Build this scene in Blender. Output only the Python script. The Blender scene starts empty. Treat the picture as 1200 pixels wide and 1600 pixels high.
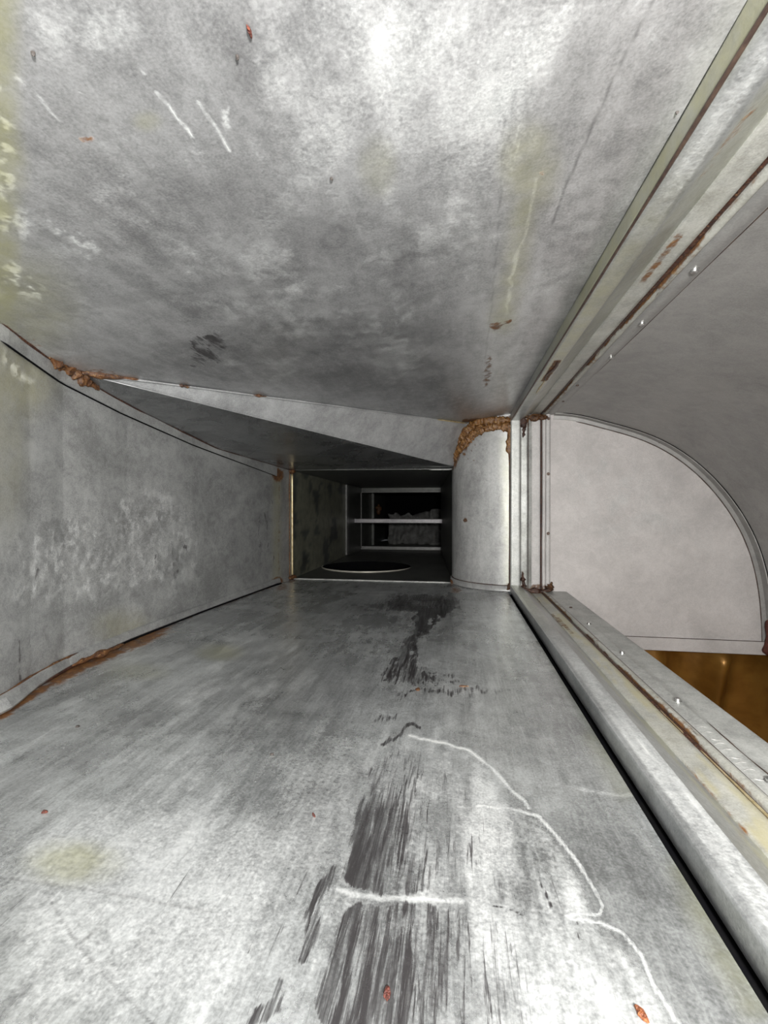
import bpy, bmesh, math, random
import numpy as np
from mathutils import Vector, Matrix

scene = bpy.context.scene
COL = scene.collection
random.seed(4)
RNG = np.random.default_rng(7)

# ------------------------------------------------------------------ camera
F = 720.0                                  # focal length in pixels of the 1200x1600 frame
YAW = math.atan(113.0 / F)                 # the duct's axis lies right of the picture's centre
PITCH = math.atan(5.0 / F)
cam_d = bpy.data.cameras.new('camera')
cam_d.sensor_fit = 'VERTICAL'
cam_d.sensor_height = 36.0
cam_d.lens = 36.0 * F / 1600.0
cam_d.clip_start = 0.01
cam = bpy.data.objects.new('camera', cam_d)
COL.objects.link(cam)
cam.rotation_euler = (math.pi / 2 - PITCH, 0, YAW)
scene.camera = cam

# ------------------------------------------------------------------ world, lamp, exposure
world = bpy.data.worlds.new('world')
scene.world = world
world.use_nodes = True
bg = world.node_tree.nodes['Background']
bg.inputs['Color'].default_value = (0.92, 0.97, 1.0, 1)
bg.inputs['Strength'].default_value = 0.05

lamp_d = bpy.data.lights.new('torch_light', 'POINT')
lamp_d.energy = 78.0
lamp_d.shadow_soft_size = 0.035
lamp_d.color = (1.0, 0.985, 0.96)
lamp = bpy.data.objects.new('torch_light', lamp_d)
lamp.location = (0.13, -0.20, 0.09)
COL.objects.link(lamp)

vs = scene.view_settings
vs.view_transform = 'Standard'
vs.look = 'None'
vs.gamma = 1.0
vs.use_curve_mapping = False
vs.exposure = 0.0

# ------------------------------------------------------------------ sizes of the place (metres, lens height = 0)
ZF = -0.29          # main duct floor
ZC = 0.33           # main duct ceiling at the elbow side
ZR = 0.158          # ceiling of the small duct beyond
XJ = 0.185          # joint between main duct and elbow
YB = 1.66           # back end of the joint
YO = 1.82           # mouth of the small duct
YN = -0.90          # near end of the duct (open behind the camera)

_cw = cam.rotation_euler.to_matrix()
CM = np.array(_cw)


def ray(px, py):
    d = CM @ np.array([(px - 600.0) / F, (800.0 - py) / F, -1.0])
    return d


def on_z(px, py, z):
    d = ray(px, py)
    return d * (z / d[2])


def on_y(px, py, y):
    d = ray(px, py)
    return d * (y / d[1])


def on_x(px, py, x):
    d = ray(px, py)
    return d * (x / d[0])


def project(P):
    q = P @ CM
    w = np.where(-q[:, 2] > 0.02, -q[:, 2], 1e-6)
    px = 600 + F * q[:, 0] / w
    py = 800 - F * q[:, 1] / w
    bad = -q[:, 2] <= 0.02
    px[bad] = -9e3
    py[bad] = -9e3
    return px, py


# ------------------------------------------------------------------ numpy noise
def _hash(ix, iy, seed):
    h = (ix.astype(np.int64) * 374761393 + iy.astype(np.int64) * 668265263 + seed * 982451653) & 0x7fffffff
    h = ((h ^ (h >> 13)) * 1274126177) & 0x7fffffff
    return ((h ^ (h >> 16)) & 0xffff) / 65535.0


def vnoise(x, y, seed=0):
    ix, iy = np.floor(x), np.floor(y)
    fx, fy = x - ix, y - iy
    fx = fx * fx * (3 - 2 * fx)
    fy = fy * fy * (3 - 2 * fy)
    a, b = _hash(ix, iy, seed), _hash(ix + 1, iy, seed)
    c, d = _hash(ix, iy + 1, seed), _hash(ix + 1, iy + 1, seed)
    return (a + (b - a) * fx) * (1 - fy) + (c + (d - c) * fx) * fy


def fbm(x, y, seed=0, oct=4):
    s, a, t = 0, 0.5, 0
    for i in range(oct):
        s = s + a * vnoise(x * 2 ** i, y * 2 ** i, seed + i * 17)
        t += a
        a *= 0.5
    return s / t


def sstep(a, b, x):
    t = np.clip((x - a) / (b - a), 0, 1)
    return t * t * (3 - 2 * t)


def seg_dist(X, Y, pts, closed=False):
    best = np.full(X.shape, 1e9)
    n = len(pts)
    for i in range(n if closed else n - 1):
        ax, ay = pts[i]
        bx, by = pts[(i + 1) % n]
        dx, dy = bx - ax, by - ay
        t = np.clip(((X - ax) * dx + (Y - ay) * dy) / (dx * dx + dy * dy + 1e-9), 0, 1)
        best = np.minimum(best, np.hypot(X - ax - t * dx, Y - ay - t * dy))
    return best


def poly(X, Y, pts, soft):
    """1 inside the outline, fading out over soft on either side."""
    ins = np.zeros(X.shape, bool)
    n = len(pts)
    for i in range(n):
        ax, ay = pts[i]
        bx, by = pts[(i + 1) % n]
        c = ((ay > Y) != (by > Y)) & (X < (bx - ax) * (Y - ay) / ((by - ay) if by != ay else 1e-9) + ax)
        ins ^= c
    d = seg_dist(X, Y, pts, True)
    sd = np.where(ins, d, -d)
    return sstep(-soft, soft, sd)


def line(X, Y, pts, w, soft=None):
    d = seg_dist(X, Y, pts)
    soft = soft or w * 0.6
    return 1 - sstep(w - soft, w + soft, d)


def blob(X, Y, cx, cy, rx, ry, soft=0.6):
    r = np.hypot((X - cx) / rx, (Y - cy) / ry)
    return 1 - sstep(1 - soft, 1 + soft, r)


# ------------------------------------------------------------------ materials
class NT:
    def __init__(self, mat):
        mat.use_nodes = True
        self.t = mat.node_tree
        self.n = self.t.nodes
        self.n.clear()

    def add(self, kind, ins=None, **props):
        nd = self.n.new(kind)
        for k, v in props.items():
            setattr(nd, k, v)
        for k, v in (ins or {}).items():
            if isinstance(v, bpy.types.NodeSocket):
                self.t.links.new(v, nd.inputs[k])
            else:
                nd.inputs[k].default_value = v
        return nd

    def math(self, op, a, b=0.0, c=0.0, clamp=False):
        nd = self.add('ShaderNodeMath', {0: a, 1: b, 2: c}, operation=op)
        nd.use_clamp = clamp
        return nd.outputs[0]

    def mix(self, fac, a, b):
        nd = self.add('ShaderNodeMix', data_type='RGBA')
        for i, v in ((0, fac), (6, a), (7, b)):
            if isinstance(v, bpy.types.NodeSocket):
                self.t.links.new(v, nd.inputs[i])
            else:
                nd.inputs[i].default_value = v
        return nd.outputs[2]

    def ss(self, v, a, b, lo=0.0, hi=1.0):
        nd = self.add('ShaderNodeMapRange', {0: v, 1: a, 2: b, 3: lo, 4: hi}, interpolation_type='SMOOTHSTEP')
        return nd.outputs[0]

    def noise(self, vec, scale, detail=4.0, rough=0.55, dist=0.0):
        nd = self.add('ShaderNodeTexNoise', {'Vector': vec, 'Scale': scale, 'Detail': detail, 'Roughness': rough, 'Distortion': dist})
        return nd.outputs['Fac']

    def mapped(self, vec, scale, loc=(0, 0, 0), rot=(0, 0, 0)):
        nd = self.add('ShaderNodeMapping', {'Vector': vec, 'Scale': scale, 'Location': loc, 'Rotation': rot})
        return nd.outputs[0]


def c4(c):
    return (c[0], c[1], c[2], 1)


RUST_A, RUST_B, RUST_C = (0.145, 0.062, 0.018), (0.045, 0.018, 0.008), (0.24, 0.14, 0.055)


def galv(name, base=(0.40, 0.41, 0.415), var=0.30, metallic=0.35, rough=0.42, streak=(40, 5, 5),
         mottle=5.0, bump=0.10, stain_and_shade_streak=(150, 10, 10), patina=(0.44, 0.44, 0.30), speck=0.0,
         dark=(0.085, 0.08, 0.082), wave=0.0, brush=None):
    m = bpy.data.materials.new(name)
    T = NT(m)
    co = T.add('ShaderNodeTexCoord').outputs['Object']
    big = T.noise(co, mottle, 5.0, 0.6, 0.6)
    fine = T.noise(co, 420.0, 3.0, 0.65)
    mid = T.noise(co, mottle * 6.0, 4.0, 0.65, 0.8)
    st = T.noise(T.mapped(co, streak), 1.0, 4.0, 0.6)
    vor = T.add('ShaderNodeTexVoronoi', {'Vector': co, 'Scale': 170.0}).outputs['Color']
    vv = T.add('ShaderNodeSeparateColor', {0: vor}).outputs[0]
    s = T.math('MULTIPLY', T.math('SUBTRACT', big, 0.5), 1.1)
    s = T.math('ADD', s, T.math('MULTIPLY', T.math('SUBTRACT', st, 0.5), 0.75))
    s = T.math('ADD', s, T.math('MULTIPLY', T.math('SUBTRACT', fine, 0.5), 0.95))
    s = T.math('ADD', s, T.math('MULTIPLY', T.math('SUBTRACT', mid, 0.5), 0.75))
    s = T.math('ADD', s, T.math('MULTIPLY', T.math('SUBTRACT', vv, 0.5), 0.10))
    lo = tuple(max(0.0, v * (1 - var * 1.6)) for v in base)
    hi = tuple(min(0.95, v * (1 + var * 1.5)) for v in base)
    col = T.mix(T.ss(s, -0.55, 0.55), c4(lo), c4(hi))
    at = T.add('ShaderNodeAttribute', attribute_name='paint')
    sep = T.add('ShaderNodeSeparateColor', {0: at.outputs['Color']})
    aD, aL, aY = sep.outputs[0], sep.outputs[1], sep.outputs[2]
    aR = T.add('ShaderNodeAttribute', attribute_name='rust').outputs['Fac']
    # darkened patches: floor grime, pencil lines, shade and reflection painted on the ceiling
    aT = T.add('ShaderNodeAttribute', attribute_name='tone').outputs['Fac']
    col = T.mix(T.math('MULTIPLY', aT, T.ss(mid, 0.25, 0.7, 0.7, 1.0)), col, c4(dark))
    if brush is not None:
        bn_ = T.noise(T.mapped(co, brush), 1.0, 4.0, 0.7, 0.2)
        col = T.mix(T.ss(bn_, 0.50, 0.72, 0.0, 0.38), col, c4(hi))
        col = T.mix(T.ss(bn_, 0.47, 0.28, 0.0, 0.42), col, c4(lo))
    # light worn film, also painted highlights and reflections
    ln = T.noise(co, 220.0, 2.0, 0.6)
    fL = T.ss(T.math('ADD', aL, T.math('MULTIPLY', T.math('SUBTRACT', ln, 0.5), 0.8)), 0.10, 0.95)
    fL = T.math('MULTIPLY', fL, T.ss(aL, 0.0, 0.45, 0.0, 0.85))
    gr = T.math('ADD', T.math('MULTIPLY', fine, 0.5), T.math('ADD', T.math('MULTIPLY', mid, 0.3), T.math('MULTIPLY', st, 0.2)))
    fcol = T.mix(T.ss(gr, 0.36, 0.64), (0.36, 0.37, 0.37, 1), (0.60, 0.61, 0.60, 1))
    col = T.mix(fL, col, fcol)
    col = T.mix(T.ss(aL, 0.80, 0.98), col, (0.66, 0.67, 0.655, 1))
    # yellow patina
    fY = T.math('MULTIPLY', aY, T.ss(T.noise(co, 30.0, 4.0, 0.65), 0.25, 0.7, 0.45, 1.0), clamp=True)
    col = T.mix(fY, col, c4(patina))
    # dark scuffs and painted-in shade, broken up along the brushing direction
    sn = T.noise(T.mapped(co, stain_and_shade_streak), 1.0, 5.0, 0.72, 0.5)
    fD = T.ss(T.math('ADD', aD, T.math('MULTIPLY', T.math('SUBTRACT', sn, 0.5), 2.3)), 0.38, 0.70)
    fD = T.math('MULTIPLY', fD, T.ss(aD, 0.0, 0.2))
    fD = T.math('MULTIPLY', fD, T.ss(T.noise(T.mapped(co, tuple(v * 0.6 for v in stain_and_shade_streak), (3, 5, 1)), 1.0, 5.0, 0.7), 0.34, 0.58, 0.5, 1.0))
    col = T.mix(fD, col, c4(dark))
    # rust
    rn = T.noise(co, 60.0, 5.0, 0.7, 0.5)
    rcol = T.mix(T.ss(rn, 0.35, 0.65), c4(RUST_B), c4(RUST_A))
    rcol = T.mix(T.ss(T.noise(co, 140.0, 3.0), 0.55, 0.75), rcol, c4(RUST_C))
    fR = T.ss(T.math('ADD', aR, T.math('MULTIPLY', T.math('SUBTRACT', rn, 0.5), 1.1)), 0.35, 0.75)
    fR = T.math('MULTIPLY', fR, T.ss(aR, 0.0, 0.2))
    col = T.mix(fR, col, rcol)
    if speck > 0:
        sp = T.add('ShaderNodeTexVoronoi', {'Vector': co, 'Scale': 26.0, 'Randomness': 1.0}).outputs['Distance']
        col = T.mix(T.math('MULTIPLY', T.ss(sp, 0.05, 0.03), speck), col, (0.09, 0.05, 0.03, 1))
    rg = T.math('ADD', rough - 0.10, T.math('MULTIPLY', big, 0.2))
    rg = T.math('ADD', rg, T.math('MULTIPLY', fR, 0.3), clamp=True)
    met = T.math('MULTIPLY', T.math('SUBTRACT', 1.0, fR), metallic)
    met = T.math('MULTIPLY', met, T.math('SUBTRACT', 1.0, T.math('MULTIPLY', fL, 0.55)))
    rg = T.math('ADD', rg, T.math('MULTIPLY', fL, 0.18), clamp=True)
    hgt = T.math('ADD', T.math('MULTIPLY', fine, 0.5), T.math('MULTIPLY', st, 0.6))
    hgt = T.math('ADD', hgt, T.math('MULTIPLY', fR, 0.8))
    bmp = T.add('ShaderNodeBump', {'Strength': bump, 'Distance': 0.004, 'Height': hgt}).outputs[0]
    if wave > 0:
        wn = T.noise(co, 4.5, 1.0, 0.4)
        bmp = T.add('ShaderNodeBump', {'Strength': wave, 'Distance': 0.05, 'Height': wn, 'Normal': bmp}).outputs[0]
    bs = T.add('ShaderNodeBsdfPrincipled', {'Base Color': col, 'Metallic': met, 'Roughness': rg, 'Normal': bmp})
    out = T.add('ShaderNodeOutputMaterial', {'Surface': bs.outputs[0]})
    return m


def rusty(name, a=RUST_A, b=RUST_B, c=RUST_C, rough=0.55, scale=70.0):
    m = bpy.data.materials.new(name)
    T = NT(m)
    co = T.add('ShaderNodeTexCoord').outputs['Object']
    n1 = T.noise(co, scale, 5.0, 0.7, 0.5)
    n2 = T.noise(co, scale * 2.7, 3.0, 0.6)
    col = T.mix(T.ss(n1, 0.35, 0.65), c4(b), c4(a))
    col = T.mix(T.ss(n2, 0.52, 0.72), col, c4(c))
    bmp = T.add('ShaderNodeBump', {'Strength': 0.7, 'Distance': 0.004, 'Height': n2}).outputs[0]
    bs = T.add('ShaderNodeBsdfPrincipled', {'Base Color': col, 'Roughness': rough, 'Normal': bmp})
    T.add('ShaderNodeOutputMaterial', {'Surface': bs.outputs[0]})
    return m


def plain(name, a, b, rough=0.4, metallic=0.0, scale=30.0, bump=0.15, spec=0.5):
    m = bpy.data.materials.new(name)
    T = NT(m)
    co = T.add('ShaderNodeTexCoord').outputs['Object']
    n1 = T.noise(co, scale, 4.0, 0.6, 0.3)
    col = T.mix(T.ss(n1, 0.3, 0.7), c4(a), c4(b))
    bmp = T.add('ShaderNodeBump', {'Strength': bump, 'Distance': 0.003, 'Height': n1}).outputs[0]
    bs = T.add('ShaderNodeBsdfPrincipled', {'Base Color': col, 'Roughness': rough, 'Metallic': metallic, 'Normal': bmp, 'Specular IOR Level': spec})
    T.add('ShaderNodeOutputMaterial', {'Surface': bs.outputs[0]})
    return m


M = {}
M['floor'] = galv('galvanised_floor', (0.46, 0.475, 0.475), 0.36, 0.74, 0.27, (45, 4, 4), 5.0, 0.05, (300, 16, 16), brush=(260, 26, 26))
M['ceiling'] = galv('galvanised_ceiling', (0.45, 0.45, 0.455), 0.28, 0.70, 0.34, (30, 6, 6), 4.0, 0.07, (60, 12, 12), patina=(0.47, 0.46, 0.26), brush=(60, 28, 40))
M['wall'] = galv('galvanised_wall', (0.34, 0.345, 0.34), 0.26, 0.50, 0.42, (8, 8, 20), 6.0, 0.12, (30, 30, 14), patina=(0.42, 0.40, 0.24))
M['facet'] = galv('galvanised_transition', (0.36, 0.365, 0.37), 0.22, 0.45, 0.45, (12, 12, 12), 7.0, 0.10)
M['slope'] = galv('galvanised_slope_shaded', (0.30, 0.305, 0.31), 0.25, 0.85, 0.28, (12, 12, 12), 7.0, 0.04)  # same hood sheet, darkened to put this facet's shade into the colour
M['throat'] = galv('galvanised_throat', (0.38, 0.38, 0.375), 0.24, 0.30, 0.42, (30, 30, 6), 9.0, 0.10, (80, 80, 20), speck=0.0)
M['rail'] = galv('galvanised_rail', (0.38, 0.39, 0.39), 0.24, 0.65, 0.36, (25, 6, 25), 14.0, 0.14, patina=(0.47, 0.46, 0.27))
M['collar'] = galv('galvanised_collar', (0.38, 0.385, 0.37), 0.24, 0.30, 0.46, (25, 6, 25), 16.0, 0.14, patina=(0.42, 0.38, 0.22))
M['cheek'] = galv('galvanised_cheek', (0.50, 0.475, 0.465), 0.12, 0.12, 0.55, (10, 10, 10), 5.0, 0.32)
M['heel'] = galv('galvanised_heel', (0.33, 0.325, 0.315), 0.16, 0.45, 0.48, (6, 3, 6), 4.0, 0.08)
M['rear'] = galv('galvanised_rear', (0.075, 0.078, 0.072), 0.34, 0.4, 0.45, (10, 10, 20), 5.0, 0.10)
M['rearbar'] = galv('galvanised_bar', (0.16, 0.16, 0.155), 0.25, 0.35, 0.40, (20, 20, 20), 20.0, 0.10)
M['hoop'] = plain('hole_rim', (0.60, 0.58, 0.50), (0.5, 0.48, 0.42), 0.35, 0.3)
M['tie'] = galv('galvanised_tie', (0.30, 0.29, 0.30), 0.2, 0.3, 0.4, (20, 20, 20), 20.0, 0.10)
M['rust'] = rusty('rust_crust', (0.11, 0.043, 0.012), (0.035, 0.014, 0.007), (0.22, 0.12, 0.045))
M['rustdark'] = rusty('dark_rust', (0.055, 0.020, 0.011), (0.020, 0.009, 0.007), (0.12, 0.055, 0.025), 0.42, 90)
M['amber'] = rusty('amber_sealant', (0.21, 0.095, 0.025), (0.085, 0.034, 0.010), (0.36, 0.22, 0.08), 0.33, 75)
M['chip'] = rusty('red_rust_chip', (0.10, 0.018, 0.009), (0.04, 0.010, 0.007), (0.17, 0.04, 0.015), 0.6, 200)
M['chipo'] = rusty('orange_rust_chip', (0.22, 0.065, 0.014), (0.10, 0.026, 0.009), (0.30, 0.11, 0.03), 0.6, 200)
M['chipk'] = plain('dark_grit', (0.03, 0.025, 0.022), (0.06, 0.05, 0.045), 0.7)
M['gap'] = plain('joint_gap_and_hole_shade', (0.004, 0.004, 0.005), (0.006, 0.006, 0.006), 1.0, spec=0.0)
M['screw'] = plain('zinc_screw', (0.55, 0.55, 0.54), (0.42, 0.42, 0.41), 0.22, 0.9, 90)
M['screwd'] = plain('tarnished_screw', (0.06, 0.04, 0.035), (0.12, 0.08, 0.06), 0.4, 0.5, 90)
M['brass'] = plain('golden_bead', (0.55, 0.47, 0.30), (0.36, 0.28, 0.14), 0.28, 0.5, 60)
M['brown'] = plain('amber_sheet', (0.19, 0.085, 0.014), (0.30, 0.15, 0.03), 0.36, 0.45, 9, 0.25)
M['scrap'] = plain('grey_scrap', (0.10, 0.10, 0.095), (0.16, 0.16, 0.155), 0.8, 0.0, 30, 0.6)
M['lens'] = plain('lamp_case', (0.02, 0.02, 0.02), (0.03, 0.03, 0.03), 0.5)


# ------------------------------------------------------------------ builders
def link(name, me, mat, parent=None, smooth=False):
    if mat is not None:
        me.materials.append(M[mat] if isinstance(mat, str) else mat)
    if smooth:
        me.polygons.foreach_set('use_smooth', np.ones(len(me.polygons), bool))
    o = bpy.data.objects.new(name, me)
    COL.objects.link(o)
    if parent is not None:
        o.parent = parent
    return o


def mesh(name, V, Fc, mat, parent=None, smooth=False):
    me = bpy.data.meshes.new(name)
    me.from_pydata([tuple(map(float, v)) for v in V], [], [tuple(f) for f in Fc])
    me.update()
    return link(name, me, mat, parent, smooth)


def grid(name, P, mat, parent=None, paint=None, smooth=True, flip=False):
    """P: (rows, cols, 3) points."""
    r, c = P.shape[:2]
    V = P.reshape(-1, 3)
    idx = np.arange(r * c).reshape(r, c)
    q = np.stack([idx[:-1, :-1], idx[:-1, 1:], idx[1:, 1:], idx[1:, :-1]], -1).reshape(-1, 4)
    if flip:
        q = q[:, ::-1]
    me = bpy.data.meshes.new(name)
    me.vertices.add(len(V))
    me.vertices.foreach_set('co', V.astype(np.float32).ravel())
    me.loops.add(q.size)
    me.loops.foreach_set('vertex_index', q.astype(np.int32).ravel())
    me.polygons.add(len(q))
    me.polygons.foreach_set('loop_start', np.arange(0, q.size, 4, dtype=np.int32))
    me.update(calc_edges=True)
    if paint is not None:
        paint = np.clip(paint, 0, 1).astype(np.float32)
        rgb = paint[:, :4].copy()
        rgb[:, 3] = 1.0
        me.color_attributes.new('paint', 'FLOAT_COLOR', 'POINT').data.foreach_set('color', rgb.ravel())
        for k, nm in ((3, 'rust'), (4, 'tone')):
            if paint.shape[1] > k:
                me.attributes.new(nm, 'FLOAT', 'POINT').data.foreach_set('value', np.ascontiguousarray(paint[:, k]))
    return link(name, me, mat, parent, smooth)


def empty(name, loc=(0, 0, 0)):
    o = bpy.data.objects.new(name, None)
    o.empty_display_size = 0.05
    o.location = loc
    COL.objects.link(o)
    return o


def tag(o, label, cat, group=None):
    o['label'] = label
    o['category'] = cat
    if group:
        o['group'] = group
    return o


def structure(o, label=None):
    o['kind'] = 'structure'
    if label:
        o['label'] = label
    return o


def adopt(o, parent):
    """parent keeping the world-space mesh in place"""
    o.parent = parent
    o.matrix_parent_inverse = Matrix.Translation(-Vector(parent.location))
    return o


def resample(pts, n):
    P = np.array(pts, float)
    d = np.r_[0, np.cumsum(np.linalg.norm(np.diff(P, axis=0), axis=1))]
    t = np.linspace(0, d[-1], n)
    return np.stack([np.interp(t, d, P[:, k]) for k in range(P.shape[1])], 1)


def tube(name, pts, r, mat, parent=None, n=8, steps=None, lump=0.0, seed=0, squash=None, fray=0.0):
    """a bead or crust along a path; lump makes the radius ragged"""
    P = resample(pts, steps) if steps else np.array(pts, float)
    k = len(P)
    rng = np.random.default_rng(seed)
    T = np.gradient(P, axis=0)
    T /= np.linalg.norm(T, axis=1)[:, None] + 1e-9
    up = np.array([0.31, 0.2, 0.93])
    A = np.cross(T, up)
    A /= np.linalg.norm(A, axis=1)[:, None] + 1e-9
    B = np.cross(T, A)
    R = np.full(k, r) if np.isscalar(r) else np.interp(np.linspace(0, 1, k), np.linspace(0, 1, len(r)), r)
    if lump:
        R = R * (1 + lump * (vnoise(np.arange(k) * 0.45, np.zeros(k), seed + 3) * 2 - 1))
    ii, jj = np.meshgrid(np.arange(k), np.arange(n), indexing='ij')
    HN = vnoise(ii * 0.33, jj * 0.7, seed + 11)
    V, Fc = [], []
    for i in range(k):
        for j in range(n):
            a = 2 * math.pi * j / n
            rr = R[i] * (1 + (lump + fray) * (1.5 * (HN[i, j] - 0.5) + rng.uniform(-0.2, 0.2)))
            if i in (0, k - 1):
                rr *= 0.35
            dv = A[i] * math.cos(a) * rr + B[i] * math.sin(a) * rr
            if squash is not None:
                sq = np.array(squash[0], float)
                sq /= np.linalg.norm(sq)
                dv = dv - sq * float(dv @ sq) * (1 - squash[1])
            V.append(P[i] + dv)
    for i in range(k - 1):
        for j in range(n):
            a, b = i * n + j, i * n + (j + 1) % n
            Fc.append((a, b, b + n, a + n))
    Fc.append(tuple(range(n - 1, -1, -1)))
    Fc.append(tuple(range((k - 1) * n, k * n)))
    return mesh(name, V, Fc, mat, parent, smooth=True)


def slab(name, quad, thick, mat, parent=None, nrm=None):
    """thin sheet from an ordered outline, thickened away along its normal"""
    Q = [Vector(q) for q in quad]
    if nrm is None:
        nrm = (Q[1] - Q[0]).cross(Q[-1] - Q[0]).normalized()
    nrm = Vector(nrm)
    n = len(Q)
    V = Q + [q + nrm * thick for q in Q]
    Fc = [tuple(range(n - 1, -1, -1)), tuple(range(n, 2 * n))]
    for i in range(n):
        j = (i + 1) % n
        Fc.append((i, j, n + j, n + i))
    return mesh(name, V, Fc, mat, parent)


def bar(name, lo, hi, mat, parent=None, bev=0.001):
    bm = bmesh.new()
    bmesh.ops.create_cube(bm, size=1)
    c = (Vector(lo) + Vector(hi)) / 2
    s = Vector(hi) - Vector(lo)
    for v in bm.verts:
        v.co = Vector((v.co.x * s.x, v.co.y * s.y, v.co.z * s.z)) + c
    bmesh.ops.bevel(bm, geom=bm.edges[:], offset=bev, segments=1, affect='EDGES')
    me = bpy.data.meshes.new(name)
    bm.to_mesh(me)
    bm.free()
    return link(name, me, mat, parent)


# ------------------------------------------------------------------ main duct: floor, left wall, ceiling
FLOOR_EDGE = [(0, 1110), (48, 1076), (100, 1046), (200, 1001), (320, 954), (410, 921), (438, 912)]
plan = np.array([on_z(x, y, ZF)[:2] for x, y in FLOOR_EDGE])
plan = np.vstack([[plan[0][0] + 0.10, YN], [plan[0][0] + 0.045, 0.2], plan])
plan[-1] = (plan[-1][0], YO)


def wall_x(y):
    return np.interp(y, plan[:, 1], plan[:, 0])


def wall_hit(px, py):
    d = ray(px, py)
    best = None
    for s in np.linspace(0.2, 4, 3000):
        p = d * s
        if p[0] <= wall_x(p[1]):
            return p
    return d * 4


TOP_EDGE = [wall_hit(*p) for p in [(0, 506), (75, 562), (107, 578), (150, 607), (225, 647), (337, 701), (431, 741)]]
LOW_EDGE = [wall_hit(*p) for p in [(0, 532), (94, 598), (187, 645), (300, 695), (431, 744)]]
TOP_EDGE[-1] = np.array([wall_x(YO), YO, ZR])
A_PT = TOP_EDGE[2]
ty = np.array([p[1] for p in TOP_EDGE])
tz = np.array([p[2] for p in TOP_EDGE])


def top_z(y):
    return np.interp(y, np.r_[YN, ty], np.r_[tz[0] + 0.004, tz])


BN_C = (0.195, 1.872)          # axis of the rounded throat
BN_R = 0.212
D_PT = np.array([0.040, BN_C[1] - math.sqrt(BN_R ** 2 - (0.040 - BN_C[0]) ** 2), 0.0])


def ceil_z(x, y):
    xl = wall_x(y)
    zl = top_z(np.minimum(y, A_PT[1]))
    t = np.clip((x - xl) / (XJ - xl), -0.1, 1)
    return zl + (ZC - zl) * t


D_PT[2] = ceil_z(D_PT[0], D_PT[1])
B_PT = np.array([BN_C[0] - BN_R + 0.002, 1.860, ZR + 0.006])


def geo_rows(a, b, step, near=0.2):
    rows = list(np.linspace(a, near, 12)[:-1])
    y = near
    while y < b:
        rows.append(y)
        y += step * max(y, 0.2)
    rows.append(b)
    return np.array(rows)


# ---- floor
ys = geo_rows(YN, YO, 0.0042, 0.22)
us = np.linspace(0, 1, 440)
Yg, Ug = np.meshgrid(ys, us, indexing='ij')
XL = wall_x(Yg) - 0.004
Xg = XL + (XJ - 0.008 - XL) * Ug
Zg = np.full_like(Xg, ZF) + 0.0016 * (fbm(Xg * 3, Yg * 3, 5) - 0.5)
P = np.stack([Xg, Yg, Zg], -1)
px, py = project(P.reshape(-1, 3))
wx, wy = Xg.ravel(), Yg.ravel()
j1 = (fbm(wx * 40, wy * 14, 2) - 0.5)
j2 = (fbm(wx * 90, wy * 25, 9) - 0.5)
jx, jy = px + j1 * 30 + j2 * 12, py + j2 * 26
D = np.zeros_like(px)
L = np.zeros_like(px)
Yl = np.zeros_like(px)
R = np.zeros_like(px)
d1 = poly(jx, jy, [(574, 1205), (600, 1182), (650, 1165), (690, 1180), (735, 1250), (750, 1330), (745, 1400), (690, 1402), (620, 1397), (560, 1390), (534, 1382), (548, 1330), (560, 1262)], 6)
d1 *= 0.5 * j1 + 0.30 + 0.44 * sstep(720, 560, px + 0.18 * (1390 - py)) * (0.55 + 0.45 * sstep(1190, 1330, py))
d2 = poly(jx, jy, [(548, 1420), (580, 1410), (650, 1409), (730, 1420), (800, 1440), (850, 1520), (860, 1640), (560, 1640), (498, 1596), (488, 1565), (508, 1500), (524, 1450)], 5)
d2 *= 0.30 + 0.34 * sstep(760, 560, px) + 0.5 * j1
d3 = poly(jx, jy, [(484, 1400), (470, 1425), (466, 1470), (452, 1512), (474, 1508), (492, 1462), (500, 1418), (512, 1385), (522, 1345), (508, 1350)], 6) * 0.72
d4 = poly(jx, jy, [(430, 1530), (446, 1540), (440, 1585), (412, 1600), (380, 1610), (392, 1576), (420, 1560)], 6) * 0.68
d5 = poly(jx, jy, [(655, 930), (648, 975), (640, 1000), (622, 1025), (606, 1040), (602, 1066), (640, 1064), (700, 1062), (650, 1048), (644, 1030), (662, 1003), (672, 975), (700, 958), (730, 936)], 4) * 0.74
d5b = line(jx, jy, [(607, 1028), (600, 1066), (650, 1066), (715, 1066)], 3, 4) * 0.6 + line(jx, jy, [(650, 1048), (700, 1054), (702, 1056)], 3, 4) * 0.55
d6 = line(jx, jy, [(618, 1088), (660, 1078), (690, 1084), (770, 1078)], 5, 6) * 0.60
d7 = line(px + j2 * 14, py + j2 * 12, [(600, 1166), (622, 1148), (630, 1134), (643, 1130), (654, 1136)], 3.2, 3) * 0.8
d7b = line(jx, jy, [(590, 1128), (618, 1122)], 5, 5) * 0.6
d8 = blob(px, py, 650, 942, 60, 14, 0.5) * 0.62 + blob(px, py, 520, 950, 110, 12, 0.7) * 0.30  # far floor's dim reflecting band, painted darker among the scuffs
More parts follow.
